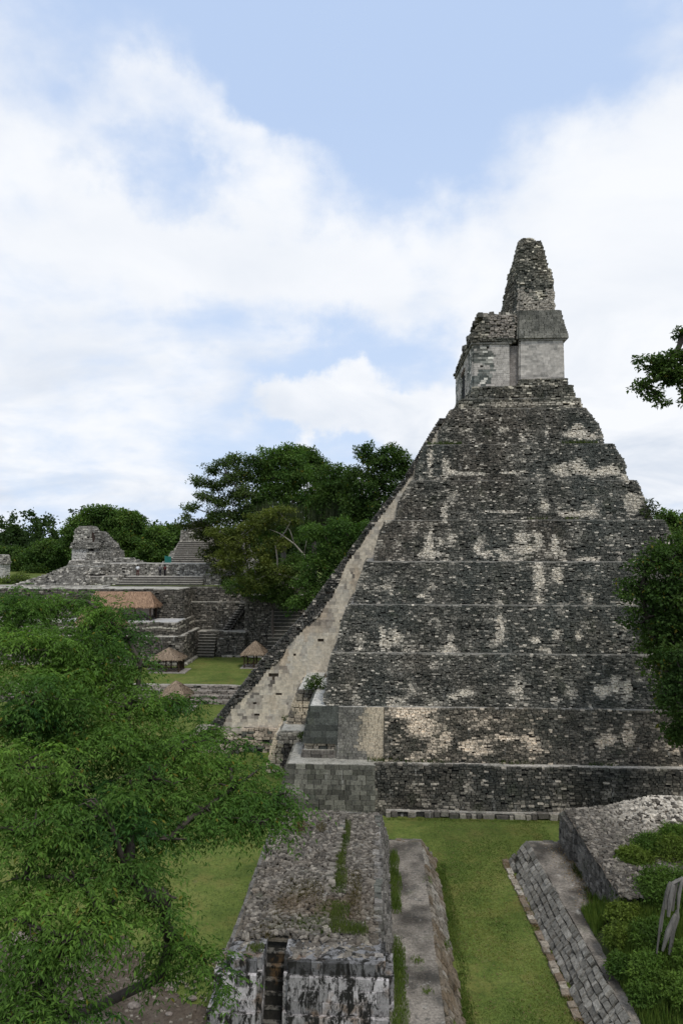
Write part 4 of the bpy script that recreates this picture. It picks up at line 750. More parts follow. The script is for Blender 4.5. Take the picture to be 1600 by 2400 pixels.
# ------------------------------------------------------------------ people
def person(x, y, z, shirt, pants, skin, label, turn=0, hair=(.02, .015, .01), pose=0):
    t = thing('person', label, 'person', (x, y, z), None)
    vs = [(0, 0, .95), (0, 0, 1.15), (0, 0, 1.4), (0, 0, 1.5), (0, -.01, 1.6), (0, -.01, 1.72), (-.09, 0, .9), (-.1, -.01, .5), (-.1, .02, .08), (-.1, -.12, .04), (.09, 0, .9), (.1, -.03, .5), (.12, .03, .08), (.12, -.11, .04),
          (-.18, 0, 1.4), (-.24, .02, 1.13), (-.22+.1*pose, -.12-.1*pose, .9+.2*pose), (-.2+.1*pose, -.16-.1*pose, .82+.2*pose), (.18, 0, 1.4), (.24, .02, 1.13), (.23, -.08, .88), (.22, -.1, .8), (0, -.1, 1.62)]
    ra = [.14, .12, .15, .06, .085, .08, .09, .06, .045, .035, .09, .06, .045, .035, .06, .045, .032, .035, .06, .045, .032, .035, .02]
    es = [(0, 1), (1, 2), (2, 3), (3, 4), (4, 5), (0, 6), (6, 7), (7, 8), (8, 9), (0, 10), (10, 11), (11, 12), (12, 13), (2, 14), (14, 15), (15, 16), (16, 17), (2, 18), (18, 19), (19, 20), (20, 21), (4, 22)]
    c, s = math.cos(turn), math.sin(turn)
    me = bpy.data.meshes.new('body'); me.from_pydata([(a*c-b*s, a*s+b*c, d) for a, b, d in vs], es, []); o = bpy.data.objects.new('body', me); C.objects.link(o); o.parent = t
    ca = me.color_attributes.new('Col', 'FLOAT_COLOR', 'POINT')
    for i in range(len(vs)): ca.data[i].color = (*skin, 1)
    m = o.modifiers.new('skin', 'SKIN')
    sv = me.skin_vertices[0].data
    for i, r in enumerate(ra): sv[i].radius = (r, r*.8 if i in (0, 1, 2) else r)
    sv[0].use_root = True
    o.modifiers.new('sub', 'SUBSURF').levels = 1; o.modifiers['sub'].render_levels = 1; me.materials.append(MSK)
    def lim(ids, rr, name, colr):
        g = Geo()
        for chain, rd in zip(ids, rr):
            pts = [np.array([vs[i][0]*c-vs[i][1]*s+x, vs[i][0]*s+vs[i][1]*c+y, vs[i][2]+z]) for i in chain]; g.tube(pts, rd, 9, colr)
        g.obj(name, MC, t, smooth=True)
    lim([[0, 1, 2, 3], [2, 14, 15], [2, 18, 19]], [[.17, .15, .18, .08], [.1, .085, .07], [.1, .085, .07]], 'shirt', shirt)
    lim([[1, 0], [0, 6, 7, 8], [0, 10, 11, 12]], [[.15, .165], [.13, .11, .085, .07], [.13, .11, .085, .07]], 'trousers', pants)
    g = Geo(); g.tube([(x, y+.03, z+1.62), (x, y+.02, z+1.74), (x, y+.01, z+1.83)], [.095, .11, .05], 9, hair); g.obj('hair', MC, t, smooth=True)
    return t
def on_court(px): p = at(px, 1352, Z=13.02); return p[0], 108.6
x, y = on_court(312); person(x, y, 13.02, (.75, .76, .76), (.10, .035, .03), (.28, .15, .1), 'visitor in a white shirt and dark shorts by the court wall', .5)
x, y = on_court(378); person(x, y, 13.02, (.10, .03, .025), (.02, .018, .02), (.2, .1, .07), 'visitor in a dark red top on the court steps, rightmost of three', -.4, pose=1)
x, y = on_court(365); person(x, y+.3, 13.02, (.16, .15, .15), (.03, .03, .035), (.25, .14, .1), 'visitor in grey standing left of the one in dark red', .2)

# ------------------------------------------------------------------ foliage
def leafgeo(c, d, nrm, ln, wd, fold=.0):
    """one diamond leaf per row: base c, direction d, face normal nrm"""
    s = np.cross(d, nrm); s /= np.linalg.norm(s, axis=1)[:, None]+1e-9
    L_ = np.broadcast_to(ln, len(c))[:, None]; Wd = np.broadcast_to(wd, len(c))[:, None]
    m = c+d*L_*.45; up = np.cross(s, d)*Wd*.25
    return np.stack([c, m+s*Wd/2+up, c+d*L_, m-s*Wd/2+up], 1)
def unit(v): return v/(np.linalg.norm(v, axis=-1, keepdims=True)+1e-9)
def rdir(n): return unit(rng.normal(size=(n, 3)))
def lobe_pts(lobes, per, up=.25, shell=(.55, 1.02)):
    P = []; K = []
    for i, (c, r) in enumerate(lobes):
        r = np.asarray(r, float); n = max(3, int(per*(r[0]*r[1]*r[2])**(2/3))); d = rdir(n); d[:, 2] = d[:, 2]+up*rng.random(n); d = unit(d)
        rr = rng.uniform(shell[0], shell[1], n)**.8; wob = .55+.85*vn(d*2.1+i*7.3, 3); P.append(np.asarray(c)+d*r*rr[:, None]*wob[:, None]); K.append(np.full(n, i))
    return np.concatenate(P), np.concatenate(K)
def make_tree(name, label, cat, base, lobes, cl_per, leaves, lsize, cols, trunk_r, trunk_col=(.16, .14, .12), fork=None, cl_r=.8, sprig=False, extra=None, group=None, droop=.35, flat=.6, twigs=True, shell=(.45, 1.02), wr=.6, name_t='tree'):
    base = np.array(base, float); t = thing(name, label, cat, base, group)
    g = Geo(); fork = np.array(fork if fork is not None else base+[0, 0, (min(l[0][2] for l in lobes)-base[2])*.75], float)
    mid = (base+fork)/2+np.array([rng.normal()*.2, rng.normal()*.2, 0])
    g.tube([base-[0, 0, .2], base+(mid-base)*.15, mid, fork], [trunk_r*1.35, trunk_r, trunk_r*.85, trunk_r*.7], 9, trunk_col, .18)
    cs = np.array([l[0] for l in lobes], float); nl = len(cs); par = [-1]*nl; done = []; plen = np.zeros(nl); left = set(range(nl))
    while left:      # limbs grow outwards, each from the nearest limb already there
        best = None
        for i_ in left:
            d0 = np.linalg.norm(cs[i_]-fork); cand = (d0*1.0, -1)
            for j_ in done:
                dj = np.linalg.norm(cs[i_]-cs[j_])+.2*plen[j_]
                if dj < cand[0]: cand = (dj, j_)
            if best is None or cand[0] < best[0]: best = (cand[0], i_, cand[1])
        _, i_, j_ = best; par[i_] = j_; src = fork if j_ < 0 else cs[j_]; plen[i_] = (0 if j_ < 0 else plen[j_])+np.linalg.norm(cs[i_]-src); done.append(i_); left.discard(i_)
    wt = np.ones(nl)
    for i_ in reversed(done):
        if par[i_] >= 0: wt[par[i_]] += wt[i_]
    for i_ in done:
        c, r = cs[i_], lobes[i_][1]; src = fork-np.array([0, 0, .2]) if par[i_] < 0 else cs[par[i_]]
        ra_ = trunk_r*.75*math.sqrt(wt[i_]/nl)+.02; v = c-src; ln = np.linalg.norm(v); m1 = src+v*.5+rng.normal(size=3)*ln*.07+np.array([0, 0, ln*.05])
        g.tube([src, m1, c, c+unit(v+1e-6)*np.mean(r)*.4], [ra_, ra_*.85, ra_*.65, ra_*.2], 6, trunk_col, .15)
        if twigs:
            rr = max(ra_*.5, .025)
            for _ in range(6):
                d = rdir(1)[0]; d[2] = abs(d[2])*.8-.1; e = c+d*np.asarray(r)*.85; k_ = (c+e)/2+rng.normal(size=3)*.12*np.mean(r); g.tube([c, k_, e], [rr, rr*.6, rr*.15], 4, trunk_col)
    if extra:
        for pts, rad in extra: g.tube(pts, rad, 7, trunk_col, .1)
    g.obj('trunk', MBK, t, smooth=True)
    cl_per *= 3.3 if sprig else 4.0
    P, K = lobe_pts(lobes, cl_per, shell=shell); nc = len(P); cols = np.array(cols)
    if len(cols) == 2: ctint = lerp(cols[0], cols[1], np.clip(.5+2.0*(fbm(P*(.6 if sprig else .35), 9)-.5)+.3*(rng.random(nc)-.5), 0, 1))
    else: ctint = cols[rng.integers(0, len(cols), nc)]
    if not sprig:
        q = leaves; n = nc*q; i = np.repeat(np.arange(nc), q); o = rdir(n)*(rng.random((n, 1))**.5)*cl_r*np.array([1, 1, flat]); c = P[i]+o
        d = unit(rdir(n)+unit(o)*.9-np.array([0, 0, droop])); nr = unit(rdir(n)*.8+np.array([0, 0, 1.0])+unit(o)*.4)
        ln = lsize*(.6+.8*rng.random(n)); V = leafgeo(c, d, nr, ln, ln*wr)
    else:   # feathery drooping sprays: leaflets down both sides of an arching stalk
        q = leaves; k = 12; ns = nc*q; i = np.repeat(np.arange(nc), q); o = rdir(ns)*(rng.random((ns, 1))**.6)*cl_r*np.array([1, 1, flat]); s0 = P[i]+o
        hd = rdir(ns); hd[:, 2] *= .35; hd = unit(hd+unit(o)*np.array([.8, .8, .2])); L0 = lsize*4.6*(.6+.7*rng.random(ns)); tt = np.linspace(.05, 1, k//2)
        pts = s0[:, None]+hd[:, None]*(L0[:, None, None]*tt[None, :, None])-np.array([0, 0, 1.])*((L0[:, None]*(tt[None]**2)*(.25+.5*rng.random((ns, 1))))[..., None])
        dd = np.gradient(pts, axis=1); dd = unit(dd); side = unit(np.cross(dd, np.array([0, 0, 1.])))
        P2 = np.repeat(pts, 2, 1); D2 = np.repeat(dd, 2, 1); S2 = np.repeat(side, 2, 1)*np.tile([1, -1], k//2)[None, :, None]
        n = ns*k; c = P2.reshape(n, 3); d = unit(D2*.75+S2*.8+np.array([0, 0, -.35])+rng.normal(size=(ns, k, 3))*.22).reshape(n, 3)
        nr = unit(np.array([0, 0, 1.])+rng.normal(size=(n, 3))*.45); ln = lsize*(.7+.6*rng.random(n)); V = leafgeo(c, d, nr, ln, ln*.34); i = np.repeat(i, k)
    n = len(V); lc = ctint[i]*(.6+.8*rng.random((n, 1))); 
    yl = rng.random(n) < .012; lc[yl] = (.16, .14, .02)
    obj('crown', V.reshape(-1, 3), np.arange(4*n).reshape(n, 4), ML, t, col=np.repeat(lc, 4, 0))
    return t
def LB(px, py, Y, rx, ry=None, rd=None):
    s = Y/FPX; ry = ry or rx; c = at(px, py, Y=Y); return (c, (rx*s, (rd or (rx+ry)/2)*s, ry*s))
# foreground tree: feathery, reaching in from the left, trunk below the frame
fl = [LB(20, 1430, 21, 90, 60), LB(110, 1430, 22, 80, 40), LB(195, 1405, 22, 50, 26), LB(250, 1450, 21, 75, 45), LB(60, 1520, 19, 130, 70), LB(200, 1530, 20, 110, 65), LB(300, 1500, 21, 55, 35), LB(250, 1600, 20, 95, 60),
      LB(90, 1640, 17, 140, 75), LB(300, 1660, 19, 110, 50), LB(400, 1650, 20, 65, 32), LB(470, 1720, 20, 60, 32), LB(420, 1760, 18, 110, 50), LB(200, 1760, 17, 140, 65), LB(40, 1800, 15, 120, 80), LB(350, 1830, 17, 130, 55),
      LB(520, 1800, 19, 80, 32), LB(545, 1850, 18, 95, 38), LB(640, 1868, 18, 60, 26), LB(480, 1900, 17, 120, 48), LB(600, 1925, 17, 50, 24), LB(250, 1910, 15, 130, 60), LB(80, 1940, 14, 120, 60), LB(400, 1965, 16, 60, 30),
      LB(300, 2050, 15, 80, 60), LB(180, 2060, 14, 75, 60), LB(390, 2110, 15, 48, 50), LB(50, 2160, 13, 110, 55), LB(170, 2200, 13, 90, 70), LB(100, 2290, 13, 110, 70), LB(240, 2160, 14, 60, 50),
      LB(455, 2240, 16, 62, 36), LB(400, 2200, 16, 45, 40), LB(500, 2290, 16, 35, 34), LB(375, 2290, 16, 26, 32), LB(20, 2390, 12, 120, 50), LB(150, 2380, 13, 80, 40), LB(560, 1750, 20, 36, 18), LB(610, 1800, 19, 30, 14), LB(330, 1560, 20, 45, 24), LB(560, 1895, 18, 70, 32), LB(660, 1895, 18, 50, 26), LB(640, 1940, 17.5, 40, 16), LB(520, 1935, 17, 50, 20), LB(310, 1960, 16, 70, 34), LB(150, 1580, 20, 100, 50), LB(130, 1700, 18, 110, 60), LB(320, 1745, 18.5, 80, 40), LB(160, 1860, 16, 110, 50), LB(150, 1990, 15, 80, 45), LB(30, 1700, 17, 70, 60), LB(60, 2060, 14, 60, 34), LB(350, 1900, 17, 80, 40)]
big = make_tree('feathery_tree', 'large feathery green tree filling the lower left, in front of everything', 'tree', (-12.5, 18, .0), fl, 12.5, 11, .122, [(.026, .074, .016), (.125, .215, .034)], .19, (.06, .05, .04), fork=(-12, 18.5, 6.2), cl_r=.38, sprig=True, flat=.42, shell=(.35, 1.0))
# trees north-east of the acropolis
DG = [(.040, .082, .020), (.095, .15, .036)]; BG = [(.055, .115, .026), (.125, .20, .048)]; OG = [(.056, .082, .018), (.14, .16, .036)]
G1 = 'trees between the acropolis and the pyramid stair'
make_tree('open_crowned_tree', 'airy umbrella-shaped tree with sky showing through, leftmost of the tall clump', 'tree', at(572, 1400, Y=104), [LB(495, 1100, 104, 22, 12), LB(520, 1088, 103, 20, 12), LB(550, 1082, 105, 26, 18), LB(468, 1128, 104, 20, 12), LB(500, 1140, 105, 26, 15), LB(540, 1125, 103, 26, 20), LB(572, 1112, 104, 22, 22), LB(478, 1162, 103, 24, 10), LB(448, 1190, 104, 20, 11), LB(432, 1212, 104, 12, 7), LB(515, 1175, 104, 28, 16), LB(550, 1165, 105, 24, 20), LB(575, 1160, 103, 22, 24), LB(505, 1208, 104, 28, 14), LB(545, 1212, 104, 30, 20), LB(575, 1205, 104, 24, 24), LB(590, 1080, 104, 20, 16)],
          5.0, 30, .34, [(.04, .075, .022), (.10, .14, .042)], .30, (.20, .185, .165), fork=at(568, 1240, Y=104), cl_r=.85, flat=.55, group=G1, shell=(.3, 1.15))
make_tree('broad_tree', 'tall bright green tree with a rounded crown and trailing moss, second in the clump', 'tree', at(668, 1400, Y=107), [LB(640, 1075, 107, 42, 30), LB(680, 1070, 107, 40, 26), LB(612, 1110, 107, 36, 30), LB(665, 1125, 107, 52, 36), LB(700, 1110, 107, 36, 34), LB(630, 1165, 107, 48, 36), LB(690, 1175, 107, 46, 36), LB(600, 1200, 107, 36, 34), LB(655, 1230, 107, 60, 36)],
          4.2, 34, .36, BG, .5, (.12, .11, .09), fork=at(665, 1260, Y=107), cl_r=.95, group=G1)
make_tree('dark_tree', 'dark tree crown just behind the bright rounded one', 'tree', at(735, 1400, Y=114), [LB(720, 1075, 114, 30, 22), LB(745, 1105, 114, 30, 34), LB(705, 1060, 114, 26, 14), LB(755, 1160, 114, 36, 40), LB(730, 1210, 114, 40, 40)], 4.5, 34, .4, DG, .45, (.1, .09, .08), cl_r=.95, group=G1)
make_tree('dark_tree', 'tall dark tree touching the upper pyramid stair', 'tree', at(900, 1420, Y=101), [LB(855, 1065, 101, 22, 24), LB(915, 1065, 101, 30, 24), LB(885, 1090, 101, 34, 26), LB(940, 1085, 101, 24, 22), LB(835, 1110, 101, 24, 16), LB(860, 1140, 101, 40, 36), LB(910, 1130, 101, 40, 30), LB(950, 1110, 101, 20, 20), LB(890, 1190, 101, 46, 40), LB(830, 1190, 101, 34, 36)],
          4.4, 34, .36, [(.036, .075, .02), (.088, .14, .034)], .4, (.1, .09, .08), fork=at(890, 1230, Y=101), cl_r=.85, group=G1)
make_tree('dark_tree', 'low dark crown hung with moss left of the tree touching the stair', 'tree', at(800, 1420, Y=105), [LB(780, 1105, 105, 32, 16), LB(800, 1140, 105, 50, 32), LB(765, 1175, 105, 40, 40), LB(820, 1190, 105, 46, 40), LB(780, 1235, 105, 60, 36), LB(845, 1240, 105, 46, 30)], 4.4, 34, .36, DG, .4, (.1, .09, .08), cl_r=.9, group=G1)
pb = [at(735, 1345+0, Y=92), at(722, 1330, Y=92), at(712, 1300, Y=92), at(690, 1275, Y=92), at(655, 1250, Y=92), at(625, 1238, Y=92)]
make_tree('pale_trunked_tree', 'olive green tree with a pale bare forking limb, lower middle of the clump', 'tree', at(735, 1480, Y=93), [LB(620, 1215, 92, 46, 20), LB(655, 1200, 92, 40, 16), LB(590, 1240, 92, 44, 22), LB(645, 1275, 92, 36, 18), LB(560, 1270, 92, 46, 26), LB(520, 1250, 92, 40, 18), LB(600, 1310, 92, 50, 30), LB(535, 1310, 92, 44, 24), LB(600, 1360, 92, 56, 26), LB(650, 1345, 92, 40, 24), LB(680, 1225, 92, 20, 12)],
          4.0, 28, .30, OG, .22, (.30, .27, .23), fork=at(738, 1375, Y=92), cl_r=.75, flat=.4, group=G1, extra=[(pb, [.14, .13, .12, .10, .07, .03]), ([pb[3], at(680, 1245, Y=91.9), at(668, 1225, Y=91.9)], [.07, .05, .02]), ([pb[2], at(718, 1270, Y=91.9), at(722, 1245, Y=91.9)], [.06, .04, .015])], twigs=False)
make_tree('olive_tree', 'small olive tree screening the temple with the wide stairway', 'tree', at(505, 1385, Y=108), [LB(455, 1232, 108, 34, 12), LB(490, 1225, 108, 36, 16), LB(470, 1255, 108, 26, 14), LB(510, 1260, 108, 36, 24), LB(500, 1300, 108, 30, 26), LB(540, 1340, 108, 46, 26), LB(545, 1285, 108, 40, 30)], 4.0, 26, .32, [(.028, .043, .012), (.070, .088, .022)], .3, (.2, .18, .15), cl_r=.8, flat=.4, group=G1)
make_tree('bushy_tree', 'bright leafy tree right against the middle of the pyramid stair', 'tree', at(760, 1490, Y=88), [LB(780, 1290, 88, 40, 26), LB(735, 1250, 88, 40, 26), LB(830, 1275, 88, 26, 20), LB(810, 1315, 88, 30, 20), LB(745, 1320, 88, 40, 30), LB(785, 1350, 88, 34, 24), LB(720, 1370, 88, 34, 30), LB(755, 1395, 88, 34, 30), LB(700, 1420, 88, 30, 24), LB(800, 1240, 88, 40, 26), LB(870, 1235, 88, 26, 16)], 4.6, 32, .30, [(.045, .10, .022), (.12, .195, .045)], .3, (.12, .1, .08), cl_r=.7, group=G1)
make_tree('dark_tree', 'shadowy low tree over the dark steps below the pale-limbed tree', 'tree', at(640, 1500, Y=100), [LB(560, 1375, 100, 40, 20), LB(620, 1390, 100, 46, 20), LB(670, 1400, 100, 36, 26), LB(690, 1340, 100, 40, 40), LB(640, 1350, 100, 50, 30)], 4.2, 32, .32, DG, .25, (.08, .07, .06), cl_r=.75, group=G1)
# trees behind the acropolis
G2 = 'trees behind the acropolis'
def hill_tree(label, px, pts, Y, cols, sz=.5, per=4.4):
    b = at(px, 1400, Y=Y); b[2] = 11.5; make_tree('rainforest_tree', label, 'tree', b, [LB(a, c, Y, rx, ry) for (a, c, rx, ry) in pts], per, 30, sz, cols, .45, (.12, .11, .1), cl_r=1.15, group=G2)
BG2 = [(.045, .092, .022), (.115, .18, .04)]
hill_tree('big round tree rising directly behind the ruined tower', 225, [(235, 1205, 36, 22), (200, 1225, 34, 22), (262, 1220, 30, 22), (180, 1250, 28, 20), (235, 1250, 50, 30), (275, 1260, 34, 30), (215, 1290, 50, 30), (165, 1280, 24, 24), (270, 1300, 40, 24)], 138, BG2)
hill_tree('second round tree behind, right of the one above the tower', 305, [(300, 1210, 26, 14), (320, 1225, 26, 18), (300, 1245, 36, 24), (330, 1260, 26, 24), (310, 1290, 44, 30), (345, 1300, 30, 24)], 142, BG2)
hill_tree('low bright tree in the dip between the two ruins', 370, [(365, 1248, 22, 12), (355, 1275, 34, 22), (385, 1265, 26, 16), (370, 1300, 44, 24), (340, 1310, 30, 20)], 136, BG2)
hill_tree('dark tree peeping out left of the wide stairway temple', 405, [(405, 1245, 20, 14), (398, 1270, 24, 22), (410, 1300, 26, 26), (430, 1270, 24, 24)], 144, DG)
hill_tree('dark tree left of the ruined tower', 130, [(110, 1280, 26, 12), (135, 1285, 24, 16), (90, 1300, 34, 18), (140, 1310, 30, 24), (110, 1335, 40, 20)], 140, DG)
hill_tree('leftmost dark tree on the skyline', 30, [(25, 1295, 34, 12), (60, 1300, 26, 12), (0, 1300, 30, 14), (40, 1325, 50, 24), (0, 1340, 40, 22), (70, 1335, 30, 20)], 146, DG)
hill_tree('low yellow-green bush at the left end of the terrace', 40, [(45, 1355, 22, 8), (20, 1365, 26, 9), (55, 1370, 18, 8)], 109, [(.06, .095, .02), (.12, .155, .03)], .3, 6)
# trees on the right
G3 = 'trees right of the pyramid'
make_tree('rainforest_tree', 'distant tree showing above the right shoulder of the pyramid', 'tree', (54, 92, 0), [LB(1560, 1212, 92, 26, 16), LB(1585, 1225, 92, 22, 18), LB(1540, 1235, 92, 24, 18), LB(1580, 1260, 92, 40, 26), LB(1530, 1270, 92, 26, 20), LB(1640, 1240, 92, 40, 26), LB(1620, 1300, 92, 60, 40), LB(1550, 1310, 92, 50, 40)], 4.2, 28, .36, BG2, .4, (.1, .09, .08), cl_r=.8, group=G3)
VD = [(.03, .062, .016), (.08, .13, .026)]
make_tree('dark_tree', 'big shadowy tree in front of the right side of the pyramid', 'tree', (22.6, 46.5, 3.4), [LB(1570, 1310, 46, 80, 40), LB(1520, 1325, 46, 45, 25), LB(1620, 1300, 47, 80, 46), LB(1500, 1385, 46, 46, 40), LB(1560, 1400, 46, 80, 60), LB(1515, 1450, 46, 50, 34), LB(1600, 1480, 46, 90, 70), LB(1540, 1510, 46, 44, 30), LB(1640, 1400, 46, 100, 90), LB(1560, 1560, 46, 50, 40), LB(1580, 1640, 45, 44, 44), LB(1625, 1590, 44.5, 60, 60), LB(1640, 1700, 45, 70, 50), LB(1560, 1470, 47, 60, 60), LB(1590, 1715, 46, 40, 30)],
          4.6, 38, .24, VD, .35, (.06, .05, .04), cl_r=.62, group=G3, flat=.5, shell=(.3, 1.0))
make_tree('leafy_sapling', 'mid green leaves of a younger tree low at the right edge before the pyramid', 'tree', (21.5, 43.6, 3.2), [LB(1580, 1540, 43, 36, 26), LB(1600, 1600, 43, 44, 34), LB(1570, 1625, 43, 30, 26), LB(1600, 1660, 43, 40, 30), LB(1640, 1560, 43, 50, 50)], 7, 30, .22, [(.025, .055, .014), (.065, .105, .022)], .12, (.07, .06, .05), cl_r=.45, group=G3)
make_tree('overhanging_tree', 'tree branch with large leaves reaching in from the right against the sky', 'tree', (27, 34, 0), [LB(1535, 850, 33, 40, 24), LB(1575, 845, 33, 40, 30), LB(1550, 880, 33, 52, 26), LB(1510, 905, 33, 26, 18), LB(1535, 925, 33, 26, 14), LB(1600, 885, 33, 44, 30), LB(1598, 785, 33, 20, 14), LB(1546, 942, 33, 18, 9), LB(1607, 925, 33, 14, 26), LB(1680, 840, 33.5, 70, 60), LB(1660, 760, 33.5, 50, 40), LB(1700, 930, 34, 60, 50), LB(1590, 775, 33, 14, 8)],
          15, 30, .17, [(.026, .056, .016), (.075, .12, .028)], .22, (.09, .075, .06), fork=(25.5, 34, 22), cl_r=.30, group=G3, flat=.5, shell=(.25, 1.0))
# far forest so that the skyline goes on outside the frame
fl_ = []; 
for a in np.concatenate([np.arange(-76, 76, 1.5)]):
    rr = 190+30*rng.random(); x, y = rr*math.sin(R(a)), rr*math.cos(R(a)); fl_.append((np.array([x, y, 10.5+3.5*rng.random()]), (7.5, 7.5, 11)))
P, K = lobe_pts(fl_, 2.2); q = 26; i = np.repeat(np.arange(len(P)), q); n = len(i); c = P[i]+rdir(n)*1.6*rng.random((n, 1))
V = leafgeo(c, unit(rdir(n)), unit(rdir(n)+[0, 0, 1]), .9, .6); tint = lerp((.02, .042, .014), (.06, .095, .028), fbm(P*.2, 2))[i]*(.7+.6*rng.random((n, 1)))
o = obj('distant_forest', V.reshape(-1, 3), np.arange(4*n).reshape(n, 4), ML, col=np.repeat(tint, 4, 0), kind='stuff'); tag(o, 'far wood closing the skyline behind the ruins', 'forest')

# ------------------------------------------------------------------ undergrowth, weeds, shrubs
def mound_h(x, y):
    """slope of earth the bushes on the right grow on"""
    e = np.clip((x-9.75)/5.0, 0, 1); s = np.clip((37-y)/3.0, 0, 1)*np.clip((y-26.6)/1.8, 0, 1)
    return e**.7*s*2.6
gx, gy = np.meshgrid(np.linspace(9.8, 27, 40), np.linspace(25.6, 33.6, 40)); gz = 1.12+mound_h(gx, gy)+np.clip(gx-15, 0, 10)*.12+.25*(fbm(np.stack([gx, gy, gx*0], -1)*.7, 5)-.5)
I = np.arange(1600).reshape(40, 40); obj('earth_bank', np.stack([gx, gy, gz], -1), np.stack([I[:-1, :-1], I[:-1, 1:], I[1:, 1:], I[1:, :-1]], -1).reshape(-1, 4), MF, kind='structure', smooth=True)
def bank_z(x, y): return 1.12+mound_h(x, y)+np.clip(x-15, 0, 10)*.12
def shrub(name, label, px_c, r, n_cl, leaves, ls, cols, base=None, group=None, flat=.7, blade=False):
    c = np.array(px_c, float); t = thing(name, label, 'shrub', c, group); r = np.array(r, float)
    g = Geo()
    for _ in range(7):
        d = rdir(1)[0]; d[2] = abs(d[2])+.5; e = c+unit(d)*r*.8; g.tube([c+rng.normal(size=3)*.05*np.array([1, 1, 0]), (c+e)/2+rng.normal(size=3)*.06, e], [.03, .02, .008], 5, (.12, .1, .07))
    g.obj('stems', MBK, t)
    d = rdir(n_cl); d[:, 2] = np.abs(d[:, 2]); P = c+d*r*(.35+.7*rng.random((n_cl, 1))**.6); i = np.repeat(np.arange(n_cl), leaves); n = len(i); o = rdir(n)*.26*rng.random((n, 1))*max(.6, r[0])
    dd = unit(rdir(n)+unit(o)*.6+np.array([0, 0, .5 if blade else -.2])); nr = unit(rdir(n)*.8+[0, 0, 1]); ln = ls*(.6+.8*rng.random(n)); V = leafgeo(P[i]+o, dd, nr, ln, ln*(.12 if blade else .45))
    tint = lerp(cols[0], cols[1], np.clip(fbm(P*1.1, 6)*1.1-.05, 0, 1))[i]*(.6+.8*rng.random((n, 1)))
    obj('leaves', V.reshape(-1, 3), np.arange(4*n).reshape(n, 4), ML, t, col=np.repeat(tint, 4, 0)); return t
SHR = [(12.3, 35.0, 1.1), (13.6, 36.0, 1.2), (15.2, 36.6, 1.3), (17.2, 36.9, 1.5), (11.2, 33.1, .9), (13.3, 33.6, 1.4), (15.9, 34.0, 1.5), (10.6, 32.0, .8), (11.7, 31.0, 1.0), (12.6, 29.0, .9), (17.3, 32.8, 1.6), (10.2, 30.4, .7), (10.9, 29.4, .9), (14.4, 29.2, 1.3), (10.4, 28.5, .7), (11.7, 28.0, .9), (13.2, 27.9, 1.0), (16.0, 30.6, 1.5), (15.4, 28.2, 1.1), (12.9, 37.0, .9), (14.2, 38.3, 1.0), (16.0, 39.5, 1.1), (15.2, 37.6, 1.2), (17.4, 38.6, 1.4), (13.0, 35.2, 1.0)]
where = ['at the far corner beside the upper wall end', 'behind the far corner bush, against the rubble', 'below the pale rubble heap', 'at the right edge below the pale rubble', 'hanging over the wall end', 'left behind the dead stump', 'right behind the dead stump', 'where the bench edge disappears', 'directly left of the dead stump', 'at the dead stump foot', 'on the right edge beside the stump', 'low on the bench edge, left side', 'in the middle of the bank below the stump', 'right of the middle of the bank', 'nearest the sloping blocks at the bottom', 'bottom middle above the bare earth', 'bottom right above the bare earth', 'high on the right edge of the bank', 'low on the right edge of the bank', 'creeping onto the rubble top nearest the wall', 'in the middle of the rubble top', 'farthest back, just before the pale heap', 'directly above the dead stump on the rubble top', 'at the right edge on the rubble top', 'covering the near corner of the upper wall']
for k, (x, y, r) in enumerate(SHR):
    z = float(bank_z(np.array(x), np.array(y))) if y < 36.95 else 3.05; kind = ['rounded leafy bush', 'loose leafy bush', 'dense dark bush'][k % 3]; cl = [[(.055, .11, .018), (.14, .21, .038)], [(.055, .10, .018), (.16, .20, .036)], [(.04, .085, .017), (.11, .17, .03)]][k % 3]
    shrub('leafy_shrub', f'{kind} on the right bank {where[k]}', (x, y, z-.1), (r, r, r*.8), int(330*max(r, .8)), 22, .14, cl, group='bushes on the bank at the right')
n = 60000; x = rng.uniform(9.8, 20, n); y = rng.uniform(27.0, 37, n); keep = (fbm(np.column_stack([x, y, x*0])*.5, 22) > .30) & (bank_z(x, y) > 1.14+.1*rng.random(n)); x, y = x[keep], y[keep]; P_ = np.column_stack([x, y, bank_z(x, y)-.02])
o = blades('undergrowth', P_, .38, .045, lerp((.045, .09, .016), (.15, .20, .04), rng.random(len(P_)))*1.0); tag(o, 'long grass and weeds filling the bank between the bushes', 'grass')
def tufts(name, label, spots, per, hgt, colA=(.055, .105, .018), colB=(.15, .19, .042), wid=.03, leafy=True):
    P = []
    for (x, y, z, rx, ry) in spots:
        k = int(per*max(rx*ry, .03)); P.append(np.column_stack([x+np.clip(rng.normal(size=k)*.5, -.8, .8)*rx, y+np.clip(rng.normal(size=k)*.5, -.9, .9)*ry, np.full(k, z)]))
    P = np.concatenate(P); t = np.clip(fbm(P*1.2, 3)*1.2-.1, 0, 1); o = blades(name, P, hgt, wid, lerp(colA, colB, t)*(.7+.6*rng.random((len(P), 1))), lean=1.1)
    tag(o, label, 'weeds'); return o
tufts('weeds', 'weeds growing along the foot of the left range wall above the bench', [(.75, y, 1.18, .25+.25*rng.random(), .7) for y in np.arange(24, 41.5, .55) if fbm(np.array([[y*.6, 0, 0]]), 2)[0] > .40], 1400, .17)
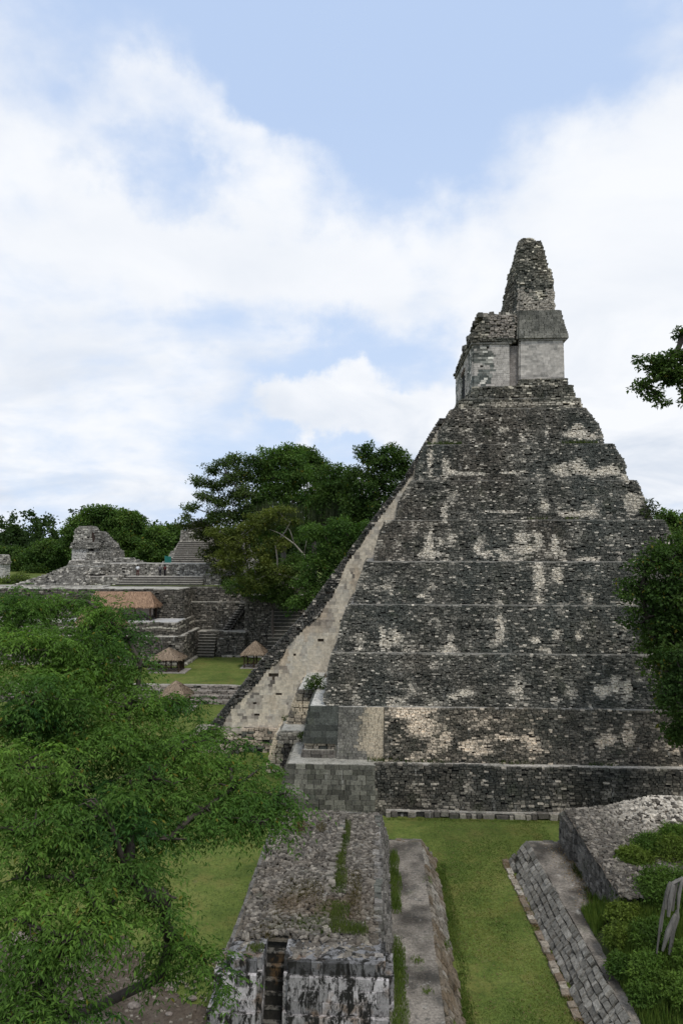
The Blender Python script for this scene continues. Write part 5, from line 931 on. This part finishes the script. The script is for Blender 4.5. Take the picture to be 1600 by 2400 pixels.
tufts('weeds', 'green patch of weeds on the rubble top of the left range', [(-2.0, 34.2, 3.08, .5, 1.3), (-2.1, 31.4, 3.08, .9, .9), (-3.0, 30.4, 3.08, .9, .6), (-1.6, 30.2, 3.08, 1.2, .5), (-1.0, 30.0, 3.05, .6, .35), (-2.0, 36.5, 3.1, .3, 1.5), (-1.9, 39.5, 3.1, .3, 1.8), (-2.6, 29.7, 3.05, .6, .3), (-5.0, 28.6, 3.02, .4, .3)], 1900, .12, (.045, .08, .016), (.13, .15, .04))
tufts('dry_weeds', 'brownish dry growth on the rubble top of the left range', [(-4.3, 31, 3.1, 1.0, 1.3), (-3.6, 33, 3.12, 1.2, 1.2), (-1.2, 33.2, 3.06, .4, 2.2), (-4.8, 29.6, 3.08, .6, .5), (-3.3, 40.2, 3.15, .35, .8)], 900, .09, (.06, .045, .015), (.12, .10, .035))
tufts('weeds', 'small tufts on the left bench and its sloping blocks', [(1.6, 31.2, 1.2, .35, .3), (1.9, 29.2, 1.2, .3, .25), (2.5, 38.5, 1.1, .3, .5), (3.0, 33.5, .6, .3, .5), (3.45, 36.5, .05, .25, 2), (3.45, 30, .05, .25, 2.5), (3.4, 26, .05, .3, 2), (2.7, 27.6, 1.0, .2, .3), (3.5, 41, .05, .3, 1)], 1100, .12)
tufts('weeds', 'weeds at the foot of the right upper wall', [(10.7, 37.2, 1.2, .3, .9), (10.6, 35.6, 1.2, .4, .8), (10.75, 39.5, 1.2, .25, .9), (10.6, 34.2, 1.2, .3, .6)], 1300, .20, (.03, .055, .012), (.09, .09, .03))
led = []
for (px, py, w, zz) in ((1232, 1666, 70, None), (1290, 1668, 60, None), (1252, 1211, 40, None), (1330, 1226, 25, None), (1085, 1518, 10, None), (1350, 1043, 60, None), (900, 1783, 60, None), (1400, 1786, 40, None), (1370, 1795, 14, None), (1000, 1783, 80, None), (1200, 1784, 60, None), (1050, 1645, 30, None), (1200, 1648, 60, None), (905, 1645, 20, None), (1430, 1648, 30, None), (1040, 1038, 60, None)):
    k = [i for i, zt in enumerate((1786, 1650, 1527, 1416, 1316, 1219, 1128, 1043)) if abs(zt-py) < 22][:1]
    zt, yy = ((3.5, 50.9), (6.78, 53.9), (10.5, 55.6), (14, 57.3), (17.4, 58.9), (20.9, 60.6), (24.4, 62.3), (27.75, 63.9))[k[0]] if k else (10, 56)
    X = (px-889)*yy/1650; led.append((X, yy-.15, zt, w*yy/1650*.8, .3))
tufts('ledge_grass', 'grass and weeds growing on the ledges of the great pyramid', led, 420, .26, (.03, .06, .012), (.095, .11, .03), .05)
tufts('weeds', 'grass growing against the foot of the great platform', [(x, 49.2, .02, .5, .2) for x in np.arange(.6, 14, .7)], 500, .12)
shrub('small_shrub', 'small green bush on the pale ledge at the foot of the pyramid stair', at(740, 1612, Y=57.6), (.95, .6, 1.1), 60, 16, .17, [(.03, .065, .014), (.085, .13, .025)], group='plants rooted in the pyramid')
shrub('small_shrub', 'little bush sprouting from the pale stair flank blocks', at(672, 1690, Y=62.8), (.5, .35, .5), 22, 14, .14, [(.03, .06, .014), (.08, .11, .025)], group='plants rooted in the pyramid')
shrub('small_shrub', 'leafy clump hanging on the dark corner of the first terrace', at(710, 1735, Y=54.5), (.35, .3, .7), 26, 14, .14, [(.03, .06, .014), (.08, .11, .025)], group='plants rooted in the pyramid')
shrub('small_shrub', 'reddish-brown withered bush at the far end of the rubble top', at(705, 1945, Y=39.5), (.45, .4, .5), 26, 16, .10, [(.10, .06, .02), (.16, .11, .03)])
shrub('air_plant', 'spiky plant silhouetted on the right shoulder of the pyramid', (22.8, 60.5, 20.8), (.8, .5, 1.7), 34, 9, .28, [(.03, .05, .02), (.07, .09, .03)])
def litter(name, label, P, sz):
    n = len(P); d = unit(rdir(n)*np.array([1, 1, .25])); nr = unit(rdir(n)*.5+[0, 0, 1]); V = leafgeo(P, d, nr, sz*(.6+.8*rng.random(n)), sz*.5)
    o = obj(name, V.reshape(-1, 3), np.arange(4*n).reshape(n, 4), ML, col=np.repeat(lerp((.10, .055, .025), (.28, .20, .11), rng.random(n)), 4, 0), kind='stuff'); tag(o, label, 'fallen leaves')
yy = rng.uniform(24, 43.3, 2600); litter('fallen_leaves', 'dry brown leaves gathered along the foot of the right bench', np.column_stack([7.62+.038*(43.4-yy)-np.abs(rng.normal(size=2600))*.16, yy, np.full(2600, .08)]), .09)
k_ = 1500; litter('fallen_leaves', 'dry leaves lying on the right bench by the upper wall', np.column_stack([10.9-np.abs(rng.normal(size=k_))*.45, rng.uniform(31, 43, k_), np.full(k_, 1.27)]), .09)
k_ = 1100; litter('fallen_leaves', 'scattered dead leaves on the court lawn', np.column_stack([rng.uniform(3.6, 7.8, k_), rng.uniform(27, 49, k_), np.full(k_, .07)]), .08)
tufts('edge_grass', 'longer grass left standing along both edges of the court lawn', [(3.5+.25*rng.random(), y, .02, .3, .8) for y in np.arange(26, 43, .9)]+[(7.45+.036*(43.4-y), y, .02, .22, .8) for y in np.arange(26, 43, 1.3)], 700, .10, (.05, .095, .018), (.13, .16, .04))
# moss trailing from the tall trees
for (lab, spots) in (('grey-green moss trailing under the bright rounded tree crown', [(640, 1180), (665, 1190), (690, 1185), (610, 1190)]), ('grey-green moss trailing under the dark low crown', [(775, 1180), (800, 1175), (830, 1170), (860, 1160), (750, 1190)])):
    Vs = []
    for (px, py) in spots:
        k = 120; c = at(px, py, Y=103.5)+rng.normal(size=(k, 3))*np.array([.9, .3, .5]); L_ = 1.6+2.2*rng.random(k)
        Vs.append(leafgeo(c, unit(np.array([0, 0, -1.])+rng.normal(size=(k, 3))*.05), unit(rng.normal(size=(k, 3))*np.array([1, .2, 0])+[0, -1, 0]), L_, .09))
    V = np.concatenate(Vs); n = len(V); tag(obj('hanging_moss', V.reshape(-1, 3), np.arange(4*n).reshape(n, 4), ML, col=np.tile((.075, .095, .045), (4*n, 1)), kind='stuff'), lab, 'moss')
# dead stump
sb = at(1540, 2200, Y=29.6); t = thing('dead_stump', 'tall splintered grey tree stump standing among the bushes', 'stump', sb)
g = Geo(); 
for k, (x0, z0, x1, z1, r) in enumerate(((-.05, -.6, .40, 1.9, .055), (.40, 1.9, .95, 2.45, .07), (.12, .3, .5, 2.1, .05), (.42, .9, .62, 2.2, .11), (.62, 1.1, .80, 2.35, .10), (.78, 1.0, .98, 2.5, .07), (.30, 1.2, .55, 2.25, .09), (.2, -.5, .7, 1.0, .10), (.45, -.6, .8, 1.1, .12))):
    b = sb+np.array([x0, .05*math.sin(k*2), z0]); e = sb+np.array([x1, .06*math.cos(k*3), z1]); g.tube([b, (b+e)/2+[-.03, 0, .05], e-(e-b)*.12, e], [r*.5, r, r*.95, r*.6], 6, (.19, .175, .155) if k % 2 else (.13, .12, .105), .4)
g.obj('trunk', MBK, t)
# loose stones on the bare earth
rl = [('flat grey rock lying on the bare earth below the big tree', (-9.0, 30.6), .28), ('pale angular rock on bare earth right of the others', (-7.9, 29.9), .16), ('rounded brown rock half sunk in the bare earth', (-10.2, 29.3), .22), ('small grey stone nearest the bottom edge on the earth', (-8.6, 28.9), .13), ('small pale stone at the lawn rim of the bare earth', (-9.8, 31.6), .12), ('broad low rock glimpsed between the leaves at left', (-17.5, 33.5), .6), ('pinkish rock heap stone seen through the leaves', (-16.3, 32.6), .45)]
for lab, (x, y), s in rl:
    bm = np.array([(a, b, c) for a in (-1, 0, 1) for b in (-1, 0, 1) for c in (-1, 0, 1) if (a, b, c) != (0, 0, 0)], float)
    import bmesh
    b = bmesh.new(); bmesh.ops.create_icosphere(b, subdivisions=2, radius=1)
    V = np.array([v.co[:] for v in b.verts]); F = np.array([[v.index for v in f.verts] for f in b.faces]); b.free()
    V = V*np.array([1.2, .9, .5])*(1+.35*(fbm(V*1.3+x, 5)[:, None]-.5)*2)*s+np.array([x, y, .09+s*.15])
    tag(obj('rock', V, F, MS, col=np.tile((.22, .19, .17), (len(V), 1))), lab, 'rock', 'loose rocks on the bare earth')
sp = np.column_stack([rng.uniform(-16, -6.2, 700), rng.uniform(26, 33, 700), np.full(700, .1)]); st = Stones(); s_ = .02+.05*rng.random(700)**3
st.add(sp, np.array([1, 0, 0.]), np.array([0, 0, 1.]), np.array([0, 1., 0]), s_*1.3, s_*.6, s_, lerp((.10, .08, .06), (.3, .27, .23), rng.random(700)), .3); V, Cc = st.arrays()
tag(obj('pebbles', V.reshape(-1, 3), (SF[None]+np.arange(len(V))[:, None, None]*8).reshape(-1, 4), MS, col=np.repeat(Cc, 8, 0), kind='stuff'), 'scattered pebbles on the bare earth', 'pebbles')
